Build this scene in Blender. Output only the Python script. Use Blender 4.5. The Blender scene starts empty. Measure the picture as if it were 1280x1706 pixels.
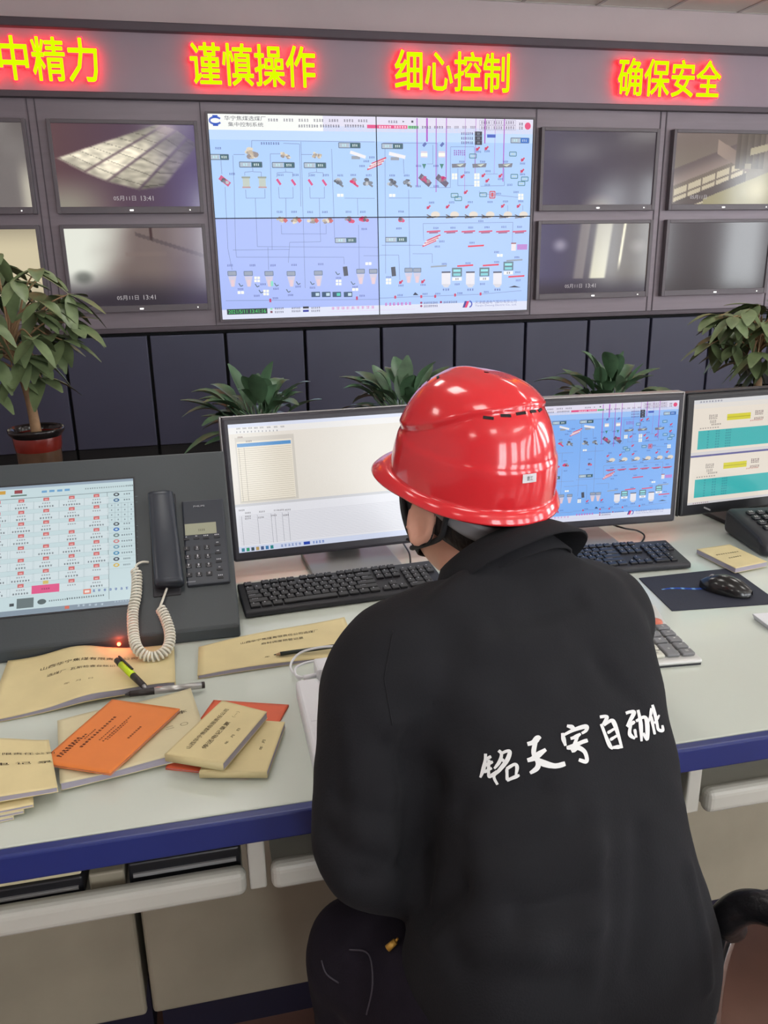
import bpy, bmesh, math, random
from mathutils import Vector, Matrix, noise
from mathutils.bvhtree import BVHTree
R = math.radians
PI = math.pi
scn = bpy.context.scene
COL = scn.collection

# ------------------------------------------------------------------ camera
CAM = Vector((0, 0, 1.45))
FPX, CX, CY = 1362.0, 640.0, 853.0
def _basis(p, r, y):
    cy, s = math.cos(y), math.sin(y)
    Rz = Matrix(((cy, -s, 0), (s, cy, 0), (0, 0, 1)))
    Fv = Vector((0, math.cos(p), -math.sin(p))); Rv = Vector((1, 0, 0)); Uv = Rv.cross(Fv)
    B = Matrix((Rv, Uv, Fv))
    c, s = math.cos(r), math.sin(r)
    return Matrix(((c, -s, 0), (s, c, 0), (0, 0, 1))) @ B @ Rz.transposed()
M3 = _basis(R(17.3), R(1.01), R(-12.45))
cd = bpy.data.cameras.new('camera')
cam = bpy.data.objects.new('camera', cd); COL.objects.link(cam)
cd.sensor_fit = 'VERTICAL'; cd.sensor_height = 24.0; cd.lens = FPX / 1706 * 24.0
cd.clip_start = 0.02; cd.clip_end = 100
cam.matrix_world = Matrix.Translation(CAM) @ Matrix((M3[0], M3[1], -M3[2])).transposed().to_4x4()
scn.camera = cam

# ------------------------------------------------------------------ world, exposure, lights
w = bpy.data.worlds.new('world'); scn.world = w; w.use_nodes = True
w.node_tree.nodes['Background'].inputs[0].default_value = (0.75, 0.82, 0.9, 1)
w.node_tree.nodes['Background'].inputs[1].default_value = 0.3
scn.view_settings.view_transform = 'Standard'; scn.view_settings.look = 'None'
scn.view_settings.exposure = 0.0; scn.view_settings.gamma = 1.0
scn.view_settings.use_curve_mapping = False
scn.cycles.use_denoising = True
scn.cycles.max_bounces = 6; scn.cycles.diffuse_bounces = 3
scn.cycles.sample_clamp_indirect = 6

LAMP_E, WIN_E = 9.2, 11.0       # ceiling lamp panels and daylight windows

# ------------------------------------------------------------------ geometry helpers
def ray(px, py):
    x, y = (px - CX) / FPX, (CY - py) / FPX
    return M3.transposed() @ Vector((x, y, 1))
def at_z(px, py, z):
    r = ray(px, py); return CAM + r * ((z - CAM.z) / r.z)
def at_y(px, py, Y):
    r = ray(px, py); return CAM + r * (Y / r.y)
def lin(c):
    return tuple(((v / 255) / 12.92 if v / 255 <= .04045 else ((v / 255 + .055) / 1.055) ** 2.4) for v in c)

_M = {}
def mat(name, rgb, rough=.5, metal=0., spec=.5, coat=0., bump=0., bscale=60., mott=0., mscale=4., emit=None, es=0., sheen=0., stretch=None, alpha=None, trans=0.):
    if name in _M: return _M[name]
    m = bpy.data.materials.new(name); m.use_nodes = True
    nt = m.node_tree; b = nt.nodes['Principled BSDF']
    c = lin(rgb)
    b.inputs['Base Color'].default_value = (*c, 1); b.inputs['Roughness'].default_value = rough
    b.inputs['Metallic'].default_value = metal; b.inputs['Specular IOR Level'].default_value = spec
    b.inputs['Coat Weight'].default_value = coat; b.inputs['Coat Roughness'].default_value = .06
    b.inputs['Sheen Weight'].default_value = sheen
    b.inputs['Transmission Weight'].default_value = trans
    if emit: b.inputs['Emission Color'].default_value = (*emit, 1); b.inputs['Emission Strength'].default_value = es
    if bump or mott:
        tc = nt.nodes.new('ShaderNodeTexCoord'); src = tc.outputs['Object']
        if stretch:
            mp = nt.nodes.new('ShaderNodeMapping'); mp.inputs['Scale'].default_value = stretch
            nt.links.new(src, mp.inputs[0]); src = mp.outputs[0]
    if mott:
        n = nt.nodes.new('ShaderNodeTexNoise'); n.inputs['Scale'].default_value = mscale; n.inputs['Detail'].default_value = 5
        nt.links.new(src, n.inputs['Vector'])
        cr = nt.nodes.new('ShaderNodeValToRGB')
        cr.color_ramp.elements[0].position = .3; cr.color_ramp.elements[1].position = .7
        cr.color_ramp.elements[0].color = (*[v * (1 - mott) for v in c], 1); cr.color_ramp.elements[1].color = (*[min(1, v * (1 + mott)) for v in c], 1)
        nt.links.new(n.outputs[0], cr.inputs[0]); nt.links.new(cr.outputs[0], b.inputs['Base Color'])
    if bump:
        n = nt.nodes.new('ShaderNodeTexNoise'); n.inputs['Scale'].default_value = bscale; n.inputs['Detail'].default_value = 4
        nt.links.new(src, n.inputs['Vector'])
        bp = nt.nodes.new('ShaderNodeBump'); bp.inputs['Strength'].default_value = bump; bp.inputs['Distance'].default_value = .01
        nt.links.new(n.outputs[0], bp.inputs['Height']); nt.links.new(bp.outputs[0], b.inputs['Normal'])
    _M[name] = m; return m
def attr_mat(name, es=0., rough=.25, spec=.5, coat=0.):
    if name in _M: return _M[name]
    m = bpy.data.materials.new(name); m.use_nodes = True; nt = m.node_tree; b = nt.nodes['Principled BSDF']
    a = nt.nodes.new('ShaderNodeAttribute'); a.attribute_name = 'Col'
    b.inputs['Roughness'].default_value = rough; b.inputs['Specular IOR Level'].default_value = spec
    b.inputs['Coat Weight'].default_value = coat
    if es:
        b.inputs['Base Color'].default_value = (.01, .01, .012, 1)
        nt.links.new(a.outputs['Color'], b.inputs['Emission Color']); b.inputs['Emission Strength'].default_value = es
    else:
        nt.links.new(a.outputs['Color'], b.inputs['Base Color'])
    _M[name] = m; return m

def link(o, parent=None):
    COL.objects.link(o)
    if parent: o.parent = parent
    return o
def tag(o, label=None, cat=None, group=None, kind=None):
    if label: o['label'] = label
    if cat: o['category'] = cat
    if group: o['group'] = group
    if kind: o['kind'] = kind
    return o
def thing(name, label, cat, loc=(0, 0, 0), rz=0., group=None):
    o = bpy.data.objects.new(name, None); o.empty_display_size = .05
    o.location = loc; o.rotation_euler = (0, 0, rz); COL.objects.link(o)
    return tag(o, label, cat, group)

class MB:
    def __init__(s): s.b = bmesh.new(); s.smooth = set()
    def box(s, c, d, rot=None):
        m = Matrix.Translation(Vector(c))
        if rot is not None: m = m @ rot.to_4x4()
        m = m @ Matrix.Diagonal((*d, 1))
        bmesh.ops.create_cube(s.b, size=1, matrix=m); return s
    def bx(s, x0, x1, y0, y1, z0, z1):
        return s.box(((x0 + x1) / 2, (y0 + y1) / 2, (z0 + z1) / 2), (abs(x1 - x0), abs(y1 - y0), abs(z1 - z0)))
    def loft(s, rings, closed=True, caps=True, smooth=True):
        vs = [[s.b.verts.new(p) for p in r] for r in rings]
        for a, c in zip(vs, vs[1:]):
            n = len(a)
            for i in range(n if closed else n - 1):
                j = (i + 1) % n
                try: f = s.b.faces.new((a[i], a[j], c[j], c[i])); f.smooth = smooth
                except ValueError: pass
        if caps and closed:
            for r, rev in ((vs[0], True), (vs[-1], False)):
                try: s.b.faces.new(list(reversed(r)) if rev else r)
                except ValueError: pass
        return s
    def tube(s, path, r, n=10, caps=True, rs=None):
        P = [Vector(p) for p in path]; rings = []; u = None
        for i, p in enumerate(P):
            t = (P[min(i + 1, len(P) - 1)] - P[max(i - 1, 0)]).normalized()
            if u is None:
                u = t.orthogonal().normalized()
            else:
                u = (u - t * u.dot(t));  u = u.normalized() if u.length > 1e-6 else t.orthogonal().normalized()
            v = t.cross(u); rr = rs[i] if rs else r
            rings.append([p + (u * math.cos(2 * PI * k / n) + v * math.sin(2 * PI * k / n)) * rr for k in range(n)])
        return s.loft(rings, True, caps)
    def cyl(s, p0, p1, r0, r1=None, n=20, caps=True):
        return s.tube([p0, p1], r0, n, caps, [r0, r0 if r1 is None else r1])
    def lathe(s, prof, n=32, c=(0, 0, 0), caps=False):
        c = Vector(c)
        return s.loft([[c + Vector((r * math.cos(2 * PI * k / n), r * math.sin(2 * PI * k / n), z)) for k in range(n)] for r, z in prof], True, caps)
    def prism(s, poly, z0, z1):
        a = [s.b.verts.new((x, y, z0)) for x, y in poly]; c = [s.b.verts.new((x, y, z1)) for x, y in poly]
        n = len(poly); s.b.faces.new(list(reversed(a))); s.b.faces.new(c)
        for i in range(n): s.b.faces.new((a[i], a[(i + 1) % n], c[(i + 1) % n], c[i]))
        return s
    def grid(s, fn, nu, nv, smooth=True):
        return s.loft([[fn(i / nu, j / nv) for i in range(nu + 1)] for j in range(nv + 1)], False, False, smooth)
    def face(s, pts):
        try: return s.b.faces.new([s.b.verts.new(p) for p in pts])
        except ValueError: pass
    def build(s, name, m, parent=None, bevel=0., seg=2, smooth=False, sub=0, solid=0., label=None):
        bmesh.ops.recalc_face_normals(s.b, faces=s.b.faces)
        if smooth:
            for f in s.b.faces: f.smooth = True
        me = bpy.data.meshes.new(name); s.b.to_mesh(me); s.b.free()
        me.materials.append(m)
        o = bpy.data.objects.new(name, me); link(o, parent)
        if solid:
            md = o.modifiers.new('s', 'SOLIDIFY'); md.thickness = solid; md.offset = 0
        if bevel:
            md = o.modifiers.new('b', 'BEVEL'); md.width = bevel; md.segments = seg; md.limit_method = 'ANGLE'; md.angle_limit = R(40)
        if sub:
            md = o.modifiers.new('u', 'SUBSURF'); md.levels = sub; md.render_levels = sub
        if label: o['label'] = label
        return o

# ------------------------------------------------------------------ flat artwork (screens, print)
_TX = {}
def glyphs(s, bold=.0):
    k = (s, bold)
    if k in _TX: return _TX[k]
    if bold:                                # thicken by repeating the strokes around themselves
        F, (x0, x1, y0, y1) = glyphs(s); G = list(F)
        for i in range(8): a = PI * i / 4; G += [[(x + bold * math.cos(a), y + bold * math.sin(a)) for x, y in f] for f in F]
        _TX[k] = (G, (x0 - bold, x1 + bold, y0 - bold, y1 + bold)); return _TX[k]
    c = bpy.data.curves.new('t', 'FONT'); c.body = s; c.size = 1; c.resolution_u = 2
    o = bpy.data.objects.new('t', c); COL.objects.link(o); bpy.context.view_layer.update()
    dg = bpy.context.evaluated_depsgraph_get()
    me = bpy.data.meshes.new_from_object(o.evaluated_get(dg))
    V = [(v.co.x, v.co.y) for v in me.vertices]; F = [[V[i] for i in p.vertices] for p in me.polygons]
    bpy.data.objects.remove(o); bpy.data.curves.remove(c); bpy.data.meshes.remove(me)
    xs = [v[0] for v in V] or [0]; ys = [v[1] for v in V] or [0]
    _TX[k] = (F, (min(xs), max(xs), min(ys), max(ys))); return _TX[k]
def clip_poly(p, x0, x1, y0, y1):
    for ax, lim, sg in ((0, x0, 1), (0, x1, -1), (1, y0, 1), (1, y1, -1)):
        out = []
        for i in range(len(p)):
            a, b = p[i - 1], p[i]
            ia, ib = (a[ax] - lim) * sg >= 0, (b[ax] - lim) * sg >= 0
            if ia != ib:
                t = (lim - a[ax]) / (b[ax] - a[ax]); out.append((a[0] + (b[0] - a[0]) * t, a[1] + (b[1] - a[1]) * t))
            if ib: out.append(b)
        p = out
        if len(p) < 3: return None
    return p
class Art:
    """2-D polygons (x right, y up, metres) with colours and paint order."""
    def __init__(s): s.P = []
    def poly(s, pts, c, l=1): s.P.append((list(pts), lin(c), l))
    def rect(s, x0, y0, x1, y1, c, l=1): s.poly(((min(x0, x1), min(y0, y1)), (max(x0, x1), min(y0, y1)), (max(x0, x1), max(y0, y1)), (min(x0, x1), max(y0, y1))), c, l)
    def cr(s, c, w, h, col, l=1): s.rect(c[0] - w / 2, c[1] - h / 2, c[0] + w / 2, c[1] + h / 2, col, l)
    def line(s, a, b, w, c, l=1):
        dx, dy = b[0] - a[0], b[1] - a[1]; L = math.hypot(dx, dy) or 1; nx, ny = -dy / L * w / 2, dx / L * w / 2
        s.poly(((a[0] + nx, a[1] + ny), (a[0] - nx, a[1] - ny), (b[0] - nx, b[1] - ny), (b[0] + nx, b[1] + ny)), c, l)
    def pl(s, pts, w, c, l=1):
        for a, b in zip(pts, pts[1:]): s.line(a, b, w, c, l)
    def frame(s, x0, y0, x1, y1, w, c, l=1): s.pl(((x0, y0), (x1, y0), (x1, y1), (x0, y1), (x0, y0)), w, c, l)
    def disc(s, c, rx, ry, col, l=1, n=14): s.poly([(c[0] + rx * math.cos(2 * PI * k / n), c[1] + ry * math.sin(2 * PI * k / n)) for k in range(n)], col, l)
    def text(s, t, c, h, col, l=2, w=None, bold=.0, ang=0., shear=0.):
        F, (x0, x1, y0, y1) = glyphs(t, bold)
        if x1 <= x0: return
        sy = h / (y1 - y0); sx = (w / (x1 - x0)) if w else sy
        ca, sa = math.cos(ang), math.sin(ang)
        for f in F:
            q = []
            for x, y in f:
                X = (x - (x0 + x1) / 2) * sx; Y = (y - (y0 + y1) / 2) * sy; X += shear * Y
                q.append((c[0] + X * ca - Y * sa, c[1] + X * sa + Y * ca))
            s.poly(q, col, l)
    def scribble(s, c, w, h, col, l=2, n=4, ang=0., seed=0):
        """a run of unreadable blurred characters: n short ragged marks"""
        rnd = random.Random(seed * 77 + n); ca, sa = math.cos(ang), math.sin(ang)
        for k in range(n):
            x = -w / 2 + w * (k + .5) / n; ww = w / n * .72
            for j in range(3):
                yy = h * (j - 1) * .36 + rnd.uniform(-.05, .05) * h; wl = ww * rnd.uniform(.6, 1)
                q = [(x - wl / 2, yy - h * .1), (x + wl / 2, yy - h * .1), (x + wl / 2, yy + h * .1), (x - wl / 2, yy + h * .1)]
                s.poly([(c[0] + a * ca - b * sa, c[1] + a * sa + b * ca) for a, b in q], col, l)
            xx = x + rnd.uniform(-.25, .25) * ww
            q = [(xx - ww * .1, -h / 2), (xx + ww * .1, -h / 2), (xx + ww * .1, h / 2), (xx - ww * .1, h / 2)]
            s.poly([(c[0] + a * ca - b * sa, c[1] + a * sa + b * ca) for a, b in q], col, l)
    def build(s, name, m, parent, fn, clip=None, label=None):
        V, F, C = [], [], []
        for pts, c, l in sorted(s.P, key=lambda q: q[2]):
            if clip: pts = clip_poly(pts, *clip)
            if not pts: continue
            i0 = len(V); V += [tuple(fn(x, y, l)) for x, y in pts]; F.append(range(i0, len(V))); C.append(c)
        me = bpy.data.meshes.new(name); me.from_pydata(V, [], [list(f) for f in F])
        ca = me.color_attributes.new('Col', 'FLOAT_COLOR', 'CORNER')
        i = 0
        for f, c in zip(F, C):
            for _ in f: ca.data[i].color = (*c, 1); i += 1
        me.materials.append(m); o = bpy.data.objects.new(name, me); link(o, parent)
        if label: o['label'] = label
        return o
def upright(eps):                       # art on a vertical face looking towards -Y
    return lambda x, y, l: (x, -eps * l, y)
def flat(eps, z=0.):                    # art lying face up
    return lambda x, y, l: (x, y, z + eps * l)
def paint(name, m, parent, x0, x1, z0, z1, nx, nz, fn, y=0.):
    """a screen picture computed as colour over a fine grid; fn(u, v) with v down"""
    V = [(x0 + (x1 - x0) * i / nx, y, z1 + (z0 - z1) * j / nz) for j in range(nz + 1) for i in range(nx + 1)]
    F = [(j * (nx + 1) + i, (j + 1) * (nx + 1) + i, (j + 1) * (nx + 1) + i + 1, j * (nx + 1) + i + 1) for j in range(nz) for i in range(nx)]
    me = bpy.data.meshes.new(name); me.from_pydata(V, [], F)
    ca = me.color_attributes.new('Col', 'FLOAT_COLOR', 'POINT')
    for k in range(len(V)):
        ca.data[k].color = (*lin(fn((k % (nx + 1)) / nx, (k // (nx + 1)) / nz)), 1)
    me.materials.append(m); o = bpy.data.objects.new(name, me); return link(o, parent)
def nz2(x, y, z=0.): return noise.noise(Vector((x, y, z)))
def sstep(a, b, x):
    t = max(0, min(1, (x - a) / (b - a))); return t * t * (3 - 2 * t)
def mix(a, b, t): return tuple(p + (q - p) * t for p, q in zip(a, b))
def plane_xy(px, py, mw):
    """pixel -> local (x, z) on the plane y=0 of a frame mw"""
    inv = mw.inverted(); o = inv @ CAM; d = inv.to_3x3() @ ray(px, py); t = -o.y / d.y
    p = o + d * t; return (p.x, p.z)

# ------------------------------------------------------------------ materials
m_wall = mat('grey wall paint', (208, 194, 196), .6, mott=.04, mscale=1.5, bump=.05, bscale=120)
m_frame = mat('grey metal housing', (136, 126, 134), .42, metal=.25, mott=.05, mscale=3, stretch=(1, 1, 12))
m_trim = mat('dark grey trim', (88, 80, 88), .45, metal=.2, mott=.05)
m_panel = mat('LED sign face', (168, 152, 164), .5, mott=.04, mscale=2)
m_cab = mat('charcoal cabinet steel', (70, 72, 92), .4, mott=.06, mscale=2, bump=.02, bscale=200)
m_gap = mat('black gap', (14, 14, 17), .7, mott=.02)
m_bez = mat('dark grey television bezel', (104, 98, 104), .38, mott=.04, mscale=5)
m_ceil = mat('ceiling tile', (246, 240, 230), .8, bump=.15, bscale=300, mott=.03)
m_tbar = mat('ceiling grid metal', (196, 190, 186), .4, metal=.3, mott=.02)
m_floor = mat('brown floor', (112, 82, 72), .28, mott=.16, mscale=6)
m_lamp = mat('lit ceiling panel', (255, 255, 255), .5, emit=(1, .97, .92), es=LAMP_E)
m_day = mat('daylit window glass', (230, 238, 245), .3, emit=(.92, .97, 1.0), es=WIN_E)
m_white = mat('white paint frame', (225, 225, 222), .4, mott=.02)
m_curtain = mat('beige curtain', (190, 180, 160), .8, mott=.08)
m_desk = mat('pale laminate worktop', (203, 209, 199), .16, coat=.35, mott=.025, mscale=3)
m_blue = mat('blue edge band', (34, 46, 110), .35, mott=.06, mscale=9)
m_tray = mat('light grey plastic tray', (194, 192, 182), .35, mott=.04, mscale=5)
m_door = mat('scuffed grey door laminate', (152, 144, 126), .5, mott=.12, mscale=5, bump=.03, bscale=50)
m_navy = mat('navy plinth', (24, 22, 42), .5, mott=.1)
m_black = mat('black plastic', (30, 30, 34), .35, mott=.06, mscale=20)
m_black2 = mat('matt black plastic', (36, 36, 42), .5, bump=.05, bscale=300)
m_console = mat('dark slate console metal', (58, 64, 68), .42, mott=.05, mscale=4, bump=.03, bscale=250)
m_phone = mat('dark blue grey phone plastic', (46, 51, 61), .33, mott=.04)
m_lcd = mat('phone display glass', (158, 160, 138), .3, mott=.03)
m_cord = mat('cream cord', (226, 222, 208), .5, mott=.04, mscale=30)
m_mon = mat('graphite monitor bezel', (52, 50, 58), .4, mott=.04)
m_silver = mat('silver plastic', (170, 168, 168), .33, metal=.35, mott=.03)
m_red_led = mat('red indicator lamp', (255, 40, 20), .3, emit=(1, .06, .02), es=30)
m_white_led = mat('white indicator', (255, 255, 250), .3, emit=(1, 1, .95), es=1.2)
m_scr = attr_mat('screen picture', .93, .22)
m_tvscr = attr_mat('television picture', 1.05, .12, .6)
m_wallscr = attr_mat('video wall picture', 1.0, .3)
m_ink = attr_mat('print', 0., .6, .2)
m_paper = mat('page edges', (158, 152, 164), .8, mott=.15, mscale=40, stretch=(1, 1, 60))
m_kraft = mat('kraft cover', (214, 197, 148), .62, mott=.05, mscale=18, bump=.02, bscale=200)
m_kraft2 = mat('pale kraft cover', (208, 197, 160), .62, mott=.05, mscale=18)
m_orange = mat('orange card cover', (224, 124, 52), .5, mott=.04, mscale=20)
m_red = mat('red orange card cover', (218, 94, 58), .5, mott=.04, mscale=20)
m_skin = mat('skin', (224, 168, 144), .5, mott=.08, mscale=18, bump=.04, bscale=120)
m_hair = mat('black hair', (22, 18, 18), .55, bump=.4, bscale=160, stretch=(1, 1, .2))
m_jacket = mat('black work cloth', (34, 34, 37), .9, spec=.12, sheen=.02, mott=.07, mscale=7, bump=.12, bscale=380)
m_trouser = mat('black denim', (32, 28, 37), .9, spec=.12, sheen=.02, mott=.15, mscale=30, bump=.15, bscale=420)
m_helmet = mat('glossy red helmet plastic', (226, 46, 54), .17, coat=.5, mott=.02, mscale=4)
m_mask = mat('black mask fabric', (34, 35, 38), .8, bump=.1, bscale=250)
m_grey = mat('grey plastic band', (136, 134, 136), .45, mott=.04)
m_chrome = mat('chrome', (205, 205, 205), .12, metal=1., mott=.02)
m_leather = mat('black leather', (24, 23, 26), .32, bump=.1, bscale=140)
m_leaf = mat('dull green leaf', (108, 124, 86), .42, mott=.3, mscale=14)
m_leaf2 = mat('dark green leaf', (82, 112, 84), .36, mott=.35, mscale=16)
m_trunk = mat('pale bark', (172, 138, 104), .75, mott=.2, mscale=24, bump=.2, bscale=60)
m_glaze = mat('brown glazed pot', (96, 74, 58), .25, mott=.25, mscale=10)
m_redglaze = mat('red glazed band', (124, 40, 32), .25, mott=.2, mscale=12)
m_rim = mat('black glazed rim', (36, 32, 32), .15, mott=.1)
m_soil = mat('potting soil', (62, 50, 38), .9, bump=.5, bscale=90, mott=.3, mscale=40)
m_pwhite = mat('white plastic', (222, 222, 226), .35, mott=.02)

# ================================================================== THE SETTING
def struct(name, mb, m, **k):
    return tag(mb.build(name, m, **k), kind='structure')
X0, X1, Y0, Y1, ZC = -4.2, 8.0, -4.0, 6.5, 3.24
struct('floor', MB().bx(X0, X1, Y0, Y1, -.05, 0), m_floor)
struct('wall_back', MB().bx(X0, X1, 6.5, 6.6, 0, ZC), m_wall)
struct('wall_left', MB().bx(X0 - .1, X0, Y0, 6.6, 0, ZC), m_wall)
# right wall and rear wall with tall daylit windows
def wall_with_windows(name, along, fixed, a0, a1, wins, z0, z1, out):
    mb = MB(); xs = [a0] + [v for p in wins for v in p] + [a1]
    def seg(p, q, za, zb):
        lo, hi = min(fixed, fixed + out), max(fixed, fixed + out)
        if along == 'x': mb.bx(p, q, lo, hi, za, zb)
        else: mb.bx(lo, hi, p, q, za, zb)
    for i in range(0, len(xs), 2): seg(xs[i], xs[i + 1], 0, ZC)
    for p, q in wins: seg(p, q, 0, z0); seg(p, q, z1, ZC)
    return struct(name, mb, m_wall)
winR = [(-3.2, -2.3), (-1.6, -.7), (1.0, 1.9), (2.6, 3.5)]
winB = [(.2, 1.2), (2.0, 3.0), (3.8, 4.8), (5.6, 6.6)]
wall_with_windows('wall_right', 'y', X1, Y0, 6.6, winR, .9, 2.75, .12)
wall_with_windows('wall_rear', 'x', Y0, X0, X1, winB, .9, 2.75, -.12)
wn = 0
for side, wins in (('R', winR), ('B', winB)):
    for a, b in wins:
        wn += 1
        def bb(p, q, d0, d1, za, zb, mb):
            if side == 'R': mb.bx(X1 + d0, X1 + d1, p, q, za, zb)
            else: mb.bx(p, q, Y0 - d1, Y0 - d0, za, zb)
        fr = MB(); m_ = (a + b) / 2
        bb(a, a + .05, .02, .08, .9, 2.75, fr); bb(b - .05, b, .02, .08, .9, 2.75, fr); bb(m_ - .03, m_ + .03, .02, .08, .95, 2.7, fr)
        bb(a + .05, b - .05, .02, .08, .9, .95, fr); bb(a + .05, b - .05, .02, .08, 2.7, 2.75, fr); bb(a + .05, b - .05, .02, .08, 2.1, 2.15, fr)
        f = struct('window_%d' % wn, fr, m_white)
        g = MB(); bb(a + .03, b - .03, .05, .055, .93, 2.72, g)
        g.build('pane', m_day, f)
# ceiling: tiles in a thin metal grid, some cells are lit lamp panels
struct('ceiling', MB().bx(X0, X1, Y0, 6.6, ZC, ZC + .08), m_ceil)
tb = MB()
gx = [-4.05 + .6 * i for i in range(21)]; gy = [-3.7 + .6 * i for i in range(18)]
for x in gx: tb.bx(x - .012, x + .012, Y0, 6.5, ZC - .006, ZC + .002)
for y in gy: tb.bx(X0, X1, y - .012, y + .012, ZC - .0065, ZC + .0015)
struct('trim_1', tb, m_tbar)
ln = 0
for ix in (2, 6, 10, 14, 18):
    for iy in (2, 6, 9, 12):
        if iy == 12 and ix in (2, 18): continue
        x, y = gx[ix], gy[iy]
        t = thing('ceiling_light', 'square lit panel lamp set flush in the tiled ceiling', 'ceiling light', (x + .3, y + .3, ZC - .012), group='ceiling lamp panels')
        MB().bx(-.285, .285, -.285, .285, -.022, .004).build('diffuser', m_lamp, t)
        fr = MB()
        for s in (-1, 1): fr.bx(s * .285, s * .3, -.3, .3, -.006, .005); fr.bx(-.285, .285, s * .285, s * .3, -.006, .005)
        fr.build('frame', m_white, t)

# ------------------------------------------------------------------ display wall housing
HX0, HX1 = -3.6, 7.4
struct('trim_2', MB().bx(HX0, HX1, 6.33, 6.5, 2.915, 2.969), m_trim, bevel=.006)
struct('trim_3', MB().bx(HX0, HX1, 6.35, 6.5, 2.505, 2.545), m_trim, bevel=.004)
struct('wall_display', MB().bx(HX0, HX1, 6.41, 6.5, .985, 2.505), m_frame)
struct('trim_4', MB().bx(HX0, HX1, 6.355, 6.5, .952, .985), m_trim, bevel=.004)
struct('trim_5', MB().bx(HX0, HX1, 6.47, 6.5, 0, .952), m_gap)
sm = MB()
for x in (-.985, -.935, .15, 2.66, 3.705, 3.755, 4.83): sm.bx(x - .004, x + .004, 6.404, 6.42, .985, 2.505)
struct('trim_6', sm, m_trim)

# LED sign with glowing characters
LEDY = 6.36
sign = thing('led_sign', 'long grey LED banner board with four glowing yellow slogans above the screens', 'sign', (0, LEDY + .03, 2.73))
MB().bx(HX0, HX1, 0, .08, -.185, .185).build('board', m_panel, sign)
m_led = bpy.data.materials.new('LED yellow'); m_led.use_nodes = True
_b = m_led.node_tree.nodes['Principled BSDF']; _b.inputs['Base Color'].default_value = (.02, .01, 0, 1)
_b.inputs['Emission Color'].default_value = (.70, 1, 0, 1); _b.inputs['Emission Strength'].default_value = 1.0
m_halo = bpy.data.materials.new('LED red'); m_halo.use_nodes = True
_b = m_halo.node_tree.nodes['Principled BSDF']; _b.inputs['Base Color'].default_value = (.05, .0, 0, 1)
_b.inputs['Emission Color'].default_value = (1, .012, .02, 1); _b.inputs['Emission Strength'].default_value = 6.5
def led_text(body, xa, xb, za, zb):
    for nm, bold, grow, dy, m in (('lettering', .016, 0, -.062, m_led), ('red_edge', .05, .009, -.055, m_halo)):  # emissive red halo added behind the letters to imitate their glow
        F, (x0, x1, y0, y1) = glyphs(body, bold)
        mb = MB()
        if nm == 'lettering':
            for f in F:
                q = [((xa + (x - x0) / (x1 - x0) * (xb - xa)), dy, za + (y - y0) / (y1 - y0) * (zb - za)) for x, y in f]
                mb.face(q)
        else:
            for f in F:
                q = [((xa - grow + (x - x0) / (x1 - x0) * (xb - xa + 2 * grow)), dy, za - grow + (y - y0) / (y1 - y0) * (zb - za + 2 * grow)) for x, y in f]
                mb.face(q)
        if nm == 'lettering': par = mb.build(nm, m, sign); par['label'] = 'glowing yellow characters'
        else: mb.build(nm, m, par)
def wl(px, py, Y=LEDY): p = at_y(px, py, Y); return p.x, p.z - 2.73
for body, (a, b) in {'谨慎操作': ((315, 85), (526, 146)), '细心控制': ((656, 97), (846, 154)), '确保安全': ((1028, 109), (1195, 162))}.items():
    x0, z1 = wl(*a); x1, z0 = wl(*b)
    led_text(body, x0, x1, -.135, .13)
x1, _ = wl(167, 130); xz, _ = wl(-4, 100)
led_text('集中精力', x1 - (x1 - xz) * 4 / 3 - .01, x1, -.135, .13)

# lower cabinet doors in a row below the screens
ordn = ['first', 'second', 'third', 'fourth', 'fifth', 'sixth', 'seventh', 'eighth', 'ninth', 'tenth', 'eleventh']
edges = [-1.55, -.95, -.351, .208, .810, 1.413, 2.015, 2.619, 3.176, 3.745, 4.315, 4.9]
for i, (a, b) in enumerate(zip(edges, edges[1:])):
    t = thing('equipment_cabinet', '%s charcoal cabinet from the left in the row under the wall screens' % ordn[i], 'cabinet', ((a + b) / 2, 6.385, 0), group='charcoal cabinets under the wall screens')
    h = (b - a) / 2 - .011
    MB().bx(-h, h, 0, .07, .1, .925).build('door', m_cab, t, bevel=.006)
    MB().bx(-h, h, .02, .07, .0, .095).build('plinth', m_gap, t)

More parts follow.
